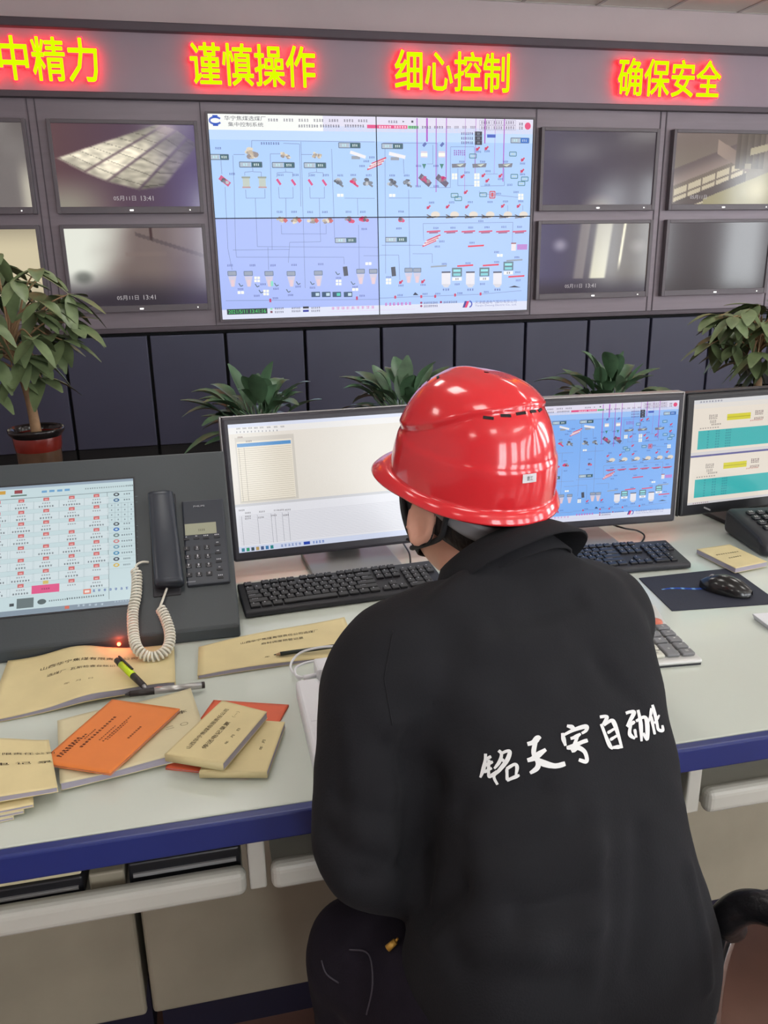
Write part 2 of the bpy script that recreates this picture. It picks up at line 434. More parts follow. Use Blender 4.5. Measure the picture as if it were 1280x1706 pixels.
# ------------------------------------------------------------------ wall televisions
DA = ((.02, .40), (.20, .57), (.35, .68), (.57, .78), (.76, .74)); DB = ((.66, .03), (.74, .05), (.84, .10), (.92, .20), (1.0, .28))
def cctv_conveyor(u, v):            # slanting screen deck seen in the upper left picture
    b = mix((92, 66, 70), (70, 56, 84), u); b = mix(b, (140, 134, 122), sstep(.5, 1, v) * sstep(.5, .05, u))
    for i in range(4):
        A0, B0, A1, B1 = DA[i], DB[i], DA[i + 1], DB[i + 1]
        def side(P, Q): return ((Q[0] - P[0]) * (v - P[1]) - (Q[1] - P[1]) * (u - P[0])) / math.hypot(Q[0] - P[0], Q[1] - P[1])
        s0, s1, e0, e1 = side(A0, B0), -side(A1, B1), -side(A0, A1), side(B0, B1)
        if min(s0, s1) > 0 and -.02 < e0 and e1 > -.05:
            t = e0 / (e0 + e1 + 1e-6); n = .5 + .5 * nz2(u * 13 + v * 9 + i * 7, v * 20 - u * 9); st = (t * (7 - i) + i * .3) % 1
            lum = (1, 1.06, .82, .62)[i] * (172 + 110 * n) * (.72 if st < .08 else 1) * (1 - .45 * sstep(.45, 1, t)) * (.8 + .2 * sstep(0, .2, t))
            k = sstep(0, .022, min(s0, s1)) * sstep(-.02, .01, e0); b = mix(b, (lum, lum * .96, lum * .86), .25 + .75 * k)
    d = math.hypot((u - .8) * 1.2, v - .05); b = mix(b, (190, 168, 160), .6 * sstep(.14, .02, d))
    return mix(b, (92, 78, 140), .45 * sstep(.6, 1, u))
def cctv_left_glare(u, v):                 # bright window reflection painted in at the left, dark machine at the right
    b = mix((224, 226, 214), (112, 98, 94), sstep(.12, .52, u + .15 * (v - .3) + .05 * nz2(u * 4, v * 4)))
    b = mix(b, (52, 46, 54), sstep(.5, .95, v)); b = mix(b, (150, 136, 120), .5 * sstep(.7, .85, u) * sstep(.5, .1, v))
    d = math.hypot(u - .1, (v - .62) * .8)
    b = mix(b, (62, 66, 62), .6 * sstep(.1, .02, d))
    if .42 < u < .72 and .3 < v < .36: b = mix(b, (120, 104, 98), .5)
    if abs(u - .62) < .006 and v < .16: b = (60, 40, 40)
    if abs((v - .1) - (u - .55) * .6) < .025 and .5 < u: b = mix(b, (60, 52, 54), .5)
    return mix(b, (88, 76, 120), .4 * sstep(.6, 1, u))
def cctv_dark(u, v):
    b = mix((68, 62, 84), (64, 56, 64), u); g = math.hypot((u - .52) * 1.1, v - 1.02)
    return mix(b, (150, 142, 132), .75 * sstep(.22, .0, g))
def cctv_hall_glare(u, v):                # dark hall, window reflections painted in as bright upright strips
    b = mix((70, 66, 96), (92, 84, 78), sstep(0, .8, u)); b = mix(b, (50, 44, 56), sstep(.7, 1, v))
    d = math.hypot((u - .18) * 1.4, v - .3); b = mix(b, (176, 170, 186), .7 * sstep(.14, 0, d))
    x = u + .06 * v
    if v < .78:
        b = mix(b, (226, 222, 196), sstep(.49, .53, x) * sstep(.67, .64, x) * (.6 + .4 * v))
        b = mix(b, (170, 160, 150), .5 * sstep(.34, .38, x) * sstep(.46, .44, x))
        b = mix(b, (235, 228, 200), sstep(.755, .765, x) * sstep(.79, .775, x) * sstep(.72, .5, v))
    d = math.hypot((u - .9) * 1.3, v - .33); b = mix(b, (150, 144, 140), .6 * sstep(.16, 0, d))
    return b
def cctv_deck(u, v):                # conveyor hall in clear view
    b = mix((112, 98, 92), (128, 122, 104), v)
    if u < .7:
        k = (v - .92 + .62 * u)      # deck lines fall to the left
        if -.18 < k < .06:
            b = (188, 176, 150) if ((u * 7.5) % 1) > .12 and (-.12 < k < -.03 or k > 0) else (112, 100, 88)
        elif .06 <= k < .22: b = (84, 74, 70)
        elif -.42 < k <= -.18: b = mix((98, 86, 84), (140, 124, 116), sstep(-.42, -.18, k))
        if .22 <= k < .245: b = (190, 178, 150)
    if u > .3 and v > .86 - .62 * (u - .4) and v > .5: b = mix((150, 142, 108), (188, 178, 140), sstep(.2, 0, math.hypot(u - .82, (v - .8) * .7)))
    if .4 < u < .72 and abs(v - (.2 + (u - .42) * .85)) < .1: b = mix((150, 132, 120), (120, 104, 96), sstep(.4, .72, u))
    if .58 < u < .86 and v < .5: b = mix((102, 92, 82), (80, 72, 66), ((u * 16) % 1))
    if u > .72 and v < .32: b = (164, 154, 128) if abs(v - .2 + .4 * (u - .85)) < .05 else b
    if .68 < u < .74 and .42 < v < .5: b = (140, 130, 110)
    return b
def cctv_off(u, v): return mix((66, 60, 64), (58, 54, 56), v + .2 * nz2(u * 3, v * 3))
def cctv_grey(u, v): return mix(mix((112, 106, 104), (190, 184, 168), sstep(.9, 1, u) * sstep(.3, .8, v)), (70, 62, 60), sstep(.6, .2, v) * .4)
def cctv_tan(u, v): return mix((150, 140, 118), (204, 192, 160), sstep(.95, .3, abs(v - .45) * 1.6))
TVW, TVH = .942, .53
def wall_tv(xc, zc, fn, label, stamp=None, nx=72, nz=40):
    t = thing('wall_television', label, 'television', (xc, 6.355, zc), group='televisions in the display wall')
    hw, hh = TVW / 2, TVH / 2; b = .026; bb = .045
    fr = MB()
    fr.bx(-hw - b, -hw, 0, .05, -hh - bb, hh + b); fr.bx(hw, hw + b, 0, .05, -hh - bb, hh + b)
    fr.bx(-hw, hw, 0, .05, hh, hh + b); fr.bx(-hw, hw, 0, .05, -hh - bb, -hh); fr.bx(-hw, hw, .02, .05, -hh, hh)
    fr.build('bezel', m_bez, t, bevel=.003)
    s = paint('screen', m_tvscr, t, -hw, hw, -hh, hh, nx, nz, fn, .012)
    if stamp:
        for nm, tx, dx, w_ in zip(('date_stamp', 'time_stamp'), stamp.split(), (-.06, .092), (.15, .085)):
            a = Art(); a.text(tx, (stampx + dx, -hh + .055), .032, (176, 170, 172), 1, w=w_); a.build(nm, m_tvscr, s, lambda x, y, l: (x, .011, y))
    MB().box((0, -.0015, -hh - .024), (.026, .003, .010)).build('brand_badge', m_white_led, t)
    MB().box((.40, -.0015, -hh - .024), (.008, .003, .008)).build('power_light', m_white_led, t)
    return t
stampx = .02
zU, zL = 2.085, 1.412
wall_tv(-1.50, zU, cctv_grey, 'upper wall television cut by the left frame edge, dull grey picture', None, 36, 20)
wall_tv(-1.50, zL, cctv_tan, 'lower wall television behind the left potted tree, hazy tan picture', None, 36, 20)
wall_tv(-.374, zU, cctv_conveyor, 'upper wall television showing a slanting pale conveyor deck, left of the video wall', '05月11日  13:41', 144, 80)
stampx = -.03
wall_tv(-.374, zL, cctv_left_glare, 'lower wall television with a bright haze at its left, left of the video wall', '05月11日  13:41', 96, 54)
wall_tv(3.182, zU, cctv_dark, 'upper wall television with a nearly black picture, right of the video wall')
stampx = -.11
wall_tv(3.182, zL, cctv_hall_glare, 'lower wall television showing bright upright strips, right of the video wall', '05月11日  13:41', 120, 54)
stampx = -.17
wall_tv(4.300, zU, cctv_deck, 'upper wall television showing a conveyor hall, at the far right', '05月11日', 144, 80)
wall_tv(4.300, zL, cctv_off, 'lower wall television switched off above the right potted tree', None, 24, 14)

# ------------------------------------------------------------------ the flow chart shown on the video wall and on a monitor
VX0, VX1, VZ0, VZ1 = .194, 2.614, 1.024, 2.427
VMW = Matrix.Translation((0, 6.35, 0))
def vw(px, py):                       # position on the chart, 0..1 across and up
    x, z = plane_xy(px, py, VMW); return ((x - VX0) / (VX1 - VX0), (z - VZ0) / (VZ1 - VZ0))
def c3(x, y): return vw(340 + x / 4.267, 180 + y / 4.267)
def c4(x, y): return vw(620 + x / 4.571, 180 + y / 4.571)
CU, CV = 1 / 2290, 1 / 1400           # one crop pixel in chart units (across, up)
def flow_chart(W, H, bgs, su=.52, sv=.49):
    A = Art(); K = 1.0
    def S(p): return (p[0] * W, p[1] * H)
    def cw(n): return n * CU * W
    def ch(n): return n * CV * H
    LN = (124, 140, 192); DK = (84, 104, 130); NV = (84, 94, 160)
    for k_, (a_, b_, c_, d_) in enumerate(((0, sv, su, 1), (su, sv, 1, 1), (0, 0, su, sv), (su, 0, 1, sv))): A.rect(a_ * W, b_ * H, c_ * W, d_ * H, bgs[k_], 0)
    A.rect(0, .88 * H, W, .95 * H, mix(bgs[0], (255, 255, 255), .22), 1)
    A.rect(0, .925 * H, W, H, (226, 222, 240), 1)
    A.rect(0, 0, W, .052 * H, (222, 226, 244), 1)
    A.rect(.0, .925 * H, .335 * W, H, (246, 248, 244), 2)
    # emblem: a broken ring with two stubs
    ec = S(c3(80, 88)); n = 28
    for k in range(n):
        a0 = .55 + (2 * PI - 1.1) * k / n; a1 = .55 + (2 * PI - 1.1) * (k + 1) / n
        A.line((ec[0] + cw(38) * math.cos(a0), ec[1] + ch(22) * math.sin(a0)), (ec[0] + cw(38) * math.cos(a1), ec[1] + ch(22) * math.sin(a1)), ch(13), (58, 92, 190), 3)
    for s in (1, -1): A.cr((ec[0], ec[1] + s * ch(26)), cw(34), ch(18), (58, 92, 190), 3)
    A.text('华宁焦煤选煤厂', S(c3(292, 72)), ch(30), (70, 70, 84), 3, w=cw(272))
    A.text('集中控制系统', S(c3(297, 116)), ch(28), (70, 70, 84), 3, w=cw(232))
    for i, x in enumerate((490, 600, 708, 815, 922, 1028, 1130)): A.scribble(S(c3(x, 84 + i)), cw(72), ch(18), (110, 106, 124), 3, 4, seed=i)
    for i, x in enumerate((742, 895, 1070)): A.scribble(S(c3(x, 127)), cw(140), ch(18), (90, 88, 110), 3, 8, seed=i)
    A.rect(*S(c3(1160, 118)), *S(c4(270, 158)), (226, 70, 130), 3)
    A.rect(*S(c4(275, 134)), *S(c4(355, 158)), (110, 210, 130), 3)
    for i, x in enumerate((100, 215)): A.scribble(S(c4(x, 144)), cw(90), ch(14), (255, 225, 240), 4, 5, seed=i)
    for i, (x, w_) in enumerate(((160, 70), (318, 70), (415, 70), (508, 70), (585, 34), (645, 34), (706, 34), (770, 40))):
        A.scribble(S(c4(x, 146 if i else 104)), cw(w_), ch(17), (100, 90, 120), 4, 4, seed=i + 9)
    A.poly([S(c4(234, 96)), S(c4(234, 110)), S(c4(248, 103))], (50, 40, 70), 4); A.cr(S(c4(308, 103)), cw(14), ch(14), (50, 40, 70), 4)
    for i, x in enumerate((865, 960, 1052)):
        for j, y in enumerate((110, 150)): A.scribble(S(c4(x, y)), cw(70), ch(20), (110, 96, 126), 4, 4, seed=i * 2 + j); A.frame(*S(c4(x - 44, y + 17)), *S(c4(x + 44, y - 17)), ch(3), (178, 170, 196), 3)
    for y in (122, 152): A.scribble(S(c4(1136, y)), cw(34), ch(20), (90, 80, 110), 4, 2, seed=y)
    A.disc(S(c4(1188, 137)), cw(23), ch(25), (226, 70, 120), 4, 18)
    # pipes
    for pts in ([(205, 335), (215, 560), (225, 1000), (232, 1060), (995, 1060), (998, 1110)], [(120, 370), (128, 470)], [(340, 230), (1215, 240)],
                [(340, 230), (338, 290)], [(210, 330), (290, 330)], [(345, 420), (348, 450), (290, 455), (290, 480)], [(348, 452), (408, 455), (408, 490)],
                [(297, 580), (300, 640), (435, 640), (433, 575)], [(365, 640), (380, 985), (1240, 990)], [(472, 325), (545, 325)], [(472, 325), (485, 1010)],
                [(580, 430), (582, 455), (520, 460), (518, 490)], [(582, 455), (632, 458), (632, 490)], [(530, 560), (535, 640), (635, 640), (632, 560)],
                [(582, 640), (585, 780)], [(690, 240), (720, 1280)], [(800, 430), (802, 455), (745, 462), (745, 490)], [(802, 458), (848, 460), (848, 490)],
                [(752, 560), (756, 640), (858, 640), (856, 560)], [(820, 640), (830, 950), (610, 955), (600, 1100)], [(908, 290), (930, 930)], [(1000, 640), (1215, 642)],
                [(1092, 640), (1095, 760)], [(550, 830), (552, 895), (870, 895), (868, 830)], [(205, 1010), (610, 1005)], [(150, 560), (170, 1000), (200, 1150)],
                [(455, 990), (460, 1150)], [(1100, 830), (1105, 1150)], [(1135, 1050), (1250, 1050)], [(155, 1370), (1250, 1360)], [(690, 330), (770, 330)], [(565, 250), (680, 255), (690, 700)]):
        A.pl([S(c3(*p)) for p in pts], ch(3.4), LN, 2)
    for pts in ([(85, 265), (500, 268), (500, 600)], [(100, 270), (105, 1260)], [(240, 390), (245, 500)], [(465, 280), (465, 425), (420, 425)], [(600, 295), (598, 605), (440, 605)],
                [(600, 295), (780, 295), (785, 430)], [(655, 460), (655, 590), (800, 590)], [(820, 630), (820, 650), (1120, 680)], [(870, 502), (960, 502)], [(1010, 460), (1010, 590), (830, 595)],
                [(130, 685), (380, 685)], [(390, 880), (1075, 870), (1070, 1030)], [(390, 880), (395, 1010)], [(75, 1045), (400, 1045)], [(280, 620), (290, 1220)], [(60, 1120), (205, 1120), (212, 1310)],
                [(60, 1448), (830, 1418), (1140, 1390)], [(1035, 740), (1035, 800)], [(1150, 740), (1150, 780)], [(310, 1110), (460, 1110), (460, 1180)]):
        A.pl([S(c4(*p)) for p in pts], ch(3.4), LN, 2)
    # magenta fault streaks on the right panels
    for x, y1, w_ in ((345, 600, 5), (420, 255, 12), (490, 640, 7), (567, 600, 9), (710, 640, 9), (790, 500, 10), (862, 270, 12), (937, 500, 7), (1005, 560, 5)):
        A.rect(*S(c4(x - w_ / 2, y1)), *S(c4(x + w_ / 2, 76)), (176, 70, 196), 3)
    # icons
    def box5(p, w_=150, l=4):
        x, y = S(p); A.rect(x - cw(w_ / 2), y - ch(17), x, y + ch(17), (176, 190, 206), l); A.frame(x - cw(w_ / 2), y - ch(17), x + cw(w_ / 2), y + ch(17), ch(5), DK, l + 1)
        A.rect(x + cw(4), y - ch(17), x + cw(w_ / 2), y + ch(17), (44, 92, 104), l); A.scribble((x + cw(w_ / 4), y), cw(40), ch(16), (226, 240, 240), l + 2, 3, seed=int(w_)); A.scribble((x - cw(w_ / 4), y), cw(34), ch(16), (190, 235, 240), l + 2, 2, seed=3)
    for p in ((333, 402), (565, 405), (790, 407), (1035, 265)): box5(c3(*p))
    box5(c4(155, 290)); box5(c3(1008, 940)); box5(c4(185, 1002), 156); box5(c4(1128, 247), 138)
    box5(c3(110, 348), 120)
    def blob(p, cols, r=22, l=4, seed=0):
        x, y = S(p); rnd = random.Random(seed)
        for k in range(9):
            a = rnd.uniform(0, 6.28); d = rnd.uniform(0, r * .8); A.disc((x + cw(d) * math.cos(a), y + ch(d * .8) * math.sin(a)), cw(r * rnd.uniform(.25, .55)), ch(r * rnd.uniform(.2, .45)), cols[k % len(cols)], l + (k > 5), 8)
    GR = ((120, 128, 142), (188, 192, 200), (84, 88, 100)); RD = ((226, 64, 120), (150, 150, 160), (214, 60, 104)); TN = ((196, 180, 160), (150, 140, 140), (224, 214, 196))
    for i, (x, y) in enumerate(((335, 315), (340, 345))): blob(c3(x, y), TN, 44, seed=i)
    for i, (x, y) in enumerate(((565, 330), (592, 345), (790, 335), (815, 340))): blob(c3(x, y), TN, 24, seed=i + 3)
    for i, (x, y) in enumerate(((300, 525), (415, 525))): x_, y_ = S(c3(x, y)); A.cr((x_, y_), cw(46), ch(70), (190, 200, 190), 4); A.cr((x_, y_ + ch(30)), cw(58), ch(12), (150, 160, 150), 5); A.cr((x_, y_ - ch(36)), cw(56), ch(10), (190, 150, 150), 5)
    for x, y in ((532, 525), (637, 528), (757, 528), (857, 530)): A.line(S(c3(x - 14, y - 20)), S(c3(x + 14, y + 20)), ch(16), (216, 70, 130), 4)
    A.line(S(c3(112, 490)), S(c3(182, 545)), ch(34), (206, 84, 130), 4); blob(c3(146, 520), GR, 26, 5)
    for i, (x, y) in enumerate(((955, 525), (1062, 525), (1165, 525))): blob(c3(x, y), RD if i == 1 else GR, 34, seed=i + 20); A.line(S(c3(x - 10, y)), S(c3(x + 36, y + 34)), ch(14), (120, 126, 140) if i != 1 else (214, 60, 110), 4)
    for i, (x, y) in enumerate(((155, 565), (262, 565))): blob(c4(x, y), GR, 34, seed=i + 30); A.line(S(c4(x - 10, y)), S(c4(x + 42, y + 36)), ch(15), (126, 132, 146), 4)
    for x, y in ((1095, 330),): A.line(S(c3(x - 55, y - 18)), S(c3(x + 55, y + 20)), ch(22), (238, 236, 240), 4)
    A.line(S(c4(130, 345)), S(c4(255, 375)), ch(24), (238, 236, 240), 4)
    for p in (c3(1080, 352), c4(175, 385)): A.cr(S(p), cw(60), ch(22), (150, 156, 170), 3)
    def ramp(p, l=4):
        x, y = S(p)
        for k in range(5): A.line((x - cw(64) + cw(8) * k, y - ch(16) - ch(6) * 0 + ch(10) * k - ch(20)), (x + cw(40) + cw(8) * k, y + ch(10) + ch(10) * k - ch(4)), ch(11), (214, 60, 96) if k % 2 == 0 else (240, 236, 240), l)
    ramp(c3(1225, 400)); ramp(c4(450, 1015)); 
    for i, (x, y) in enumerate(((548, 795), (648, 795), (770, 797), (872, 797))): blob(c3(x, y), TN, 34, seed=i + 40); A.line(S(c3(x + 20, y - 10)), S(c3(x + 40, y + 14)), ch(26), (206, 96, 100), 5)
    for i, p in enumerate((c3(1035, 795), c3(1142, 795), c4(215, 845))): blob(p, RD, 34, seed=i + 50); A.disc(S(p), cw(12), ch(12), (90, 80, 100), 6)
    for i, (x, y) in enumerate(((405, 545), (535, 548))): A.line(S(c4(x - 40, y - 30)), S(c4(x + 40, y + 40)), ch(40), (96, 84, 110), 4); blob(c4(x, y), ((196, 60, 120), (140, 140, 150)), 34, 5, seed=i)
    for x in (398, 532): A.cr(S(c4(x, 352)), cw(48), ch(44), (214, 206, 226), 4); A.cr(S(c4(x, 355)), cw(48), ch(22), (255, 250, 235), 5); A.poly([S(c4(x - 16, 425)), S(c4(x + 16, 425)), S(c4(x, 465))], (60, 130, 120), 5); A.line(S(c4(x - 8, 290)), S(c4(x + 14, 265)), ch(20), (90, 110, 180), 4)
    for x in (663, 820, 1018): A.poly([S(c4(x - 55, 425)), S(c4(x + 55, 420)), S(c4(x + 48, 450)), S(c4(x - 52, 455))], (120, 120, 134), 4); A.poly([S(c4(x - 20, 432)), S(c4(x + 40, 424)), S(c4(x + 10, 446))], (206, 214, 200), 5)
    for x, y in ((808, 310), (874, 305), (690, 520), (850, 512), (880, 552), (980, 515), (1150, 392), (1146, 478), (432, 755), (578, 750), (725, 750), (998, 745), (1118, 745), (716, 640), (222, 1325), (390, 1320)):
        A.line(S(c4(x - 13, y + 13)), S(c4(x + 13, y - 13)), ch(13), (210, 66, 100), 4); A.line(S(c4(x - 13, y - 5)), S(c4(x + 4, y + 10)), ch(10), (200, 70, 110), 4)
    for x, y, n in ((630, 520, 2), (800, 520, 2), (800, 575, 2), (1135, 675, 2), (127, 1320, 2)):
        for i in (0, 1):
            for j in (0, 1): A.cr(S(c4(x - 11 + 22 * i, y - 12 + 24 * j)), cw(18), ch(20), (246, 246, 236), 4)
    for x, y in ((378, 1218), (442, 1312), (958, 1240)):
        for i in (0, 1):
            for j in (0, 1): A.cr(S(c3(x - 11 + 22 * i, y - 11 + 22 * j)), cw(18), ch(18), (246, 246, 236), 4)
    for p in (c3(970, 620), c4(155, 665), c3(1170, 1106), c3(262, 1312), c3(1076, 1290), c4(975, 1122)): A.cr((S(p)[0] - cw(12), S(p)[1]), cw(20), ch(20), (250, 250, 240), 4); A.cr((S(p)[0] + cw(12), S(p)[1]), cw(20), ch(20), (250, 250, 240), 4)
    for x in (478, 624, 768, 895, 1030, 1150):
        A.disc(S(c4(x + 6, 812)), cw(34), ch(24), (226, 216, 204), 4); A.line(S(c4(x - 60, 812)), S(c4(x - 10, 836)), ch(8), (110, 104, 110), 5); A.line(S(c4(x - 60, 836)), S(c4(x + 10, 828)), ch(9), (120, 112, 112), 5)
    for x in (470, 602, 735, 866, 998, 1125): A.line(S(c4(x - 52, 942)), S(c4(x + 52, 936)), ch(11), (214, 70, 110), 4); A.line(S(c4(x - 34, 952)), S(c4(x + 34, 948)), ch(8), (150, 70, 110), 4)
    for x, y, c in ((792, 1048, 0), (710, 1198, 0), (905, 1194, 0), (1100, 1280, 0), (508, 1203, 1), (1085, 1157, 1)): A.line(S(c4(x - 60, y + 6)), S(c4(x + 62, y - 2)), ch(12), (228, 54, 84) if not c else (150, 160, 176), 4)
    for x in (565, 750, 957):
        A.cr(S(c4(x, 1300)), cw(68), ch(88), (232, 230, 238), 4); A.cr(S(c4(x, 1250)), cw(68), ch(12), (80, 84, 110), 5); A.poly([S(c4(x - 34, 1340)), S(c4(x + 34, 1340)), S(c4(x + 14, 1366)), S(c4(x - 14, 1366))], (214, 214, 224), 4); A.scribble(S(c4(x, 1383)), cw(56), ch(16), NV, 4, 3, seed=x)
    for x, y in ((648, 1250), (857, 1248), (1040, 1203)):
        A.cr(S(c4(x, y)), cw(78), ch(66), (96, 122, 136), 4); A.cr(S(c4(x, y + 6 - 18)), cw(56), ch(18), (150, 226, 232), 5); A.cr(S(c4(x, y + 18)), cw(56), ch(18), (130, 206, 216), 5); A.cr(S(c4(x, y + 52)), cw(74), ch(26), (240, 240, 244), 4); A.scribble(S(c4(x, y + 52)), cw(30), ch(14), (60, 60, 80), 5, 2, seed=x)
    for p in (c3(203, 1222), c3(318, 1222), c3(465, 1222), c3(622, 1222), c3(815, 1218), c3(1115, 1205), c3(1205, 1205), c4(280, 1282), c4(345, 1282)):
        x, y = S(p); A.cr((x, y + ch(46)), cw(58), ch(30), (150, 160, 180), 4); A.frame(x - cw(29), y + ch(31), x + cw(29), y + ch(61), ch(4), DK, 5); A.poly([(x - cw(28), y + ch(26)), (x + cw(28), y + ch(26)), (x + cw(12), y - ch(48)), (x - cw(12), y - ch(48))], (206, 200, 220), 4); A.poly([(x - cw(12), y + ch(0)), (x + cw(12), y + ch(0)), (x + cw(9), y - ch(48)), (x - cw(9), y - ch(48))], (228, 200, 210), 5)
    A.cr(S(c3(480, 1248)), cw(24), ch(36), (130, 220, 200), 5)
    for p in (c3(1012, 1160), c4(170, 1245)): x, y = S(p); A.line((x - cw(8), y + ch(34)), (x - cw(2), y - ch(34)), ch(34), (66, 70, 86), 4)
    for x in (795, 870, 945, 1025): A.cr(S(c3(x, 1325)), cw(62), ch(38), (40, 74, 110), 4); A.cr(S(c3(x + 12, 1325)), cw(26), ch(22), (190, 214, 230) if x != 945 else (80, 200, 180), 5)
    for i, (x, y) in enumerate(((262, 1258), (378, 1262), (515, 1256), (600, 1300), (670, 1245), (770, 1245), (1060, 1245), (405, 1305), (950, 1175))): A.line(S(c3(x - 14, y - 12)), S(c3(x, y + 10)), ch(7), DK, 4); A.line(S(c3(x, y + 10)), S(c3(x + 16, y + 2)), ch(7), DK, 4)
    for i, (x, y) in enumerate(((1085, 520), (1140, 575), (1165, 540), (630, 665), (848, 660), (770, 365), (1075, 350), (658, 690))): A.frame(*S(c4(x - 26, y + 15)), *S(c4(x + 26, y - 15)), ch(6), (76, 130, 140), 4); A.cr(S(c4(x, y)), cw(30), ch(10), (180, 206, 210), 4)
    A.frame(*S(c4(898, 685)), *S(c4(938, 635)), ch(8), (206, 80, 90), 4); A.cr(S(c4(918, 660)), cw(20), ch(30), (206, 80, 90), 4)
    A.cr(S(c4(1080, 1058)), cw(36), ch(56), (236, 226, 230), 4); A.cr(S(c4(1080, 1030)), cw(40), ch(9), (150, 80, 90), 5)
    A.poly([S(c4(1040, 1366)), S(c4(1085, 1352)), S(c4(1135, 1366))], (44, 48, 66), 4); A.poly([S(c4(312, 1425)), S(c4(330, 1402)), S(c4(355, 1425))], (44, 48, 76), 4)
    for j, y in enumerate((195, 230, 264)): A.cr(S(c4(812, y)), cw(54), ch(30), (50, 50, 66), 5); A.scribble(S(c4(725, y)), cw(92), ch(18), (70, 60, 130), 5, 6, seed=j); A.scribble(S(c4(812, y)), cw(20), ch(14), (160, 170, 190), 6, 2, seed=j)
    A.cr(S(c4(910, 213)), cw(64), ch(22), (60, 90, 190), 5); A.cr(S(c4(1165, 247)), cw(60), ch(34), (40, 110, 200), 6)
    A.cr(S(c4(1145, 1058)), cw(80), ch(40), (186, 130, 206), 4)
    A.scribble(S(c3(470, 251)), cw(130), ch(16), NV, 4, 8, seed=1); A.scribble(S(c4(668, 340)), cw(90), ch(38), (150, 96, 190), 4, 6, seed=2)
    lab = [c3(*p) for p in ((100, 285), (200, 468), (545, 475), (652, 475), (770, 477), (868, 477), (970, 478), (1062, 476), (1172, 478), (538, 738), (640, 738), (755, 739), (860, 739), (1028, 738), (1130, 738), (1140, 860), (375, 1335), (420, 1253), (512, 1285), (615, 1330), (670, 1270), (772, 1277), (260, 1288), (1125, 1335), (1076, 1272), (508, 1352), (957, 1208), (1155, 378), (1195, 350), (1125, 412), (185, 1118), (345, 1118), (490, 1118), (640, 1115), (830, 1110))]
    lab += [c4(*p) for p in ((155, 513), (265, 513), (352, 595), (490, 595), (355, 440), (488, 440), (685, 408), (843, 408), (1018, 408), (725, 490), (885, 480), (880, 585), (980, 540), (1148, 422), (1148, 505), (1050, 585), (1098, 640), (455, 720), (608, 718), (750, 716), (900, 715), (1018, 712), (1135, 710), (223, 788), (487, 914), (618, 912), (753, 910), (877, 908), (1005, 905), (1125, 905), (763, 1026), (533, 1015), (950, 1097), (552, 1187), (733, 1181), (950, 1172), (1105, 1137), (1112, 1250), (1115, 1312), (205, 917), (215, 1426), (405, 1416), (502, 1414), (670, 1410), (872, 1400), (222, 1352), (390, 1346), (127, 1288), (965, 652), (830, 860), (650, 1342), (842, 1340), (498, 1055), (812, 332), (878, 328))]
    for i, p in enumerate(lab): A.scribble(S(p), cw(42), ch(14), (70, 80, 160), 4, 4, seed=i)
    for p in ((472, 1368), (1088, 1352)): A.cr(S(c3(*p)), cw(14), ch(26), (190, 60, 110), 5)
    for p in ((178, 1440), (376, 1436), (482, 1434), (634, 1424), (828, 1416)): A.cr(S(c4(*p)), cw(15), ch(22), (206, 60, 100), 5)
    # bottom bar
    A.rect(0, 0, .0 * W + .345 * W, .05 * H, (222, 226, 244), 2)
    A.rect(*S(c3(165, 1470)), *S(c3(450, 1422)), (40, 60, 60), 3); A.text('2021/5/11 13:41:16', S(c3(308, 1446)), ch(26), (80, 214, 110), 4, w=cw(262))
    A.rect(*S(c3(885, 1450)), *S(c4(330, 1530)), (222, 206, 240), 2)
    A.scribble(S(c3(1060, 1420)), cw(330), ch(20), (216, 160, 214), 3, 9, seed=5); A.scribble(S(c4(200, 1492)), cw(210), ch(22), (206, 100, 190), 3, 7, seed=6)
    for i, (x, y) in enumerate(((535, 1425), (535, 1450), (655, 1422), (655, 1444), (795, 1420), (795, 1442))): A.scribble(S(c3(x, y)), cw(66), ch(14), (80, 80, 110), 3, 5, seed=i)
    for x, y, c in ((480, 1428, (150, 220, 180)), (480, 1450, (130, 70, 90)), (725, 1418, (30, 30, 40)), (725, 1442, (30, 40, 160))): A.cr(S(c3(x, y)), cw(42 if x > 600 else 16), ch(15), c, 4)
    for i, (x, y) in enumerate(((440, 1483), (590, 1478), (440, 1508))): A.scribble(S(c4(x + 8, y)), cw(110), ch(16), (90, 84, 130), 3, 8, seed=i); A.disc(S(c4(x - 64, y)), cw(9), ch(9), (160, 60, 110), 4, 8)
    A.poly([S(c4(690, 1520)), S(c4(708, 1470)), S(c4(724, 1470)), S(c4(706, 1520))], (60, 60, 150), 4); A.poly([S(c4(706, 1520)), S(c4(724, 1470)), S(c4(742, 1470)), S(c4(724, 1520))], (226, 60, 110), 4)
    x, y = S(c4(740, 1493)); 
    for k in range(10): A.line((x + cw(22) * math.cos(-1.4 + .28 * k), y + ch(24) * math.sin(-1.4 + .28 * k)), (x + cw(22) * math.cos(-1.4 + .28 * (k + 1)), y + ch(24) * math.sin(-1.4 + .28 * (k + 1))), ch(10), (60, 80, 190), 4)
    A.text('天津德通电气股份有限公司', S(c4(945, 1475)), ch(24), (110, 116, 176), 4, w=cw(330)); A.text('TianJin Detong Electric Co., Ltd.', S(c4(945, 1502)), ch(18), (140, 146, 196), 4, w=cw(330))
    return A

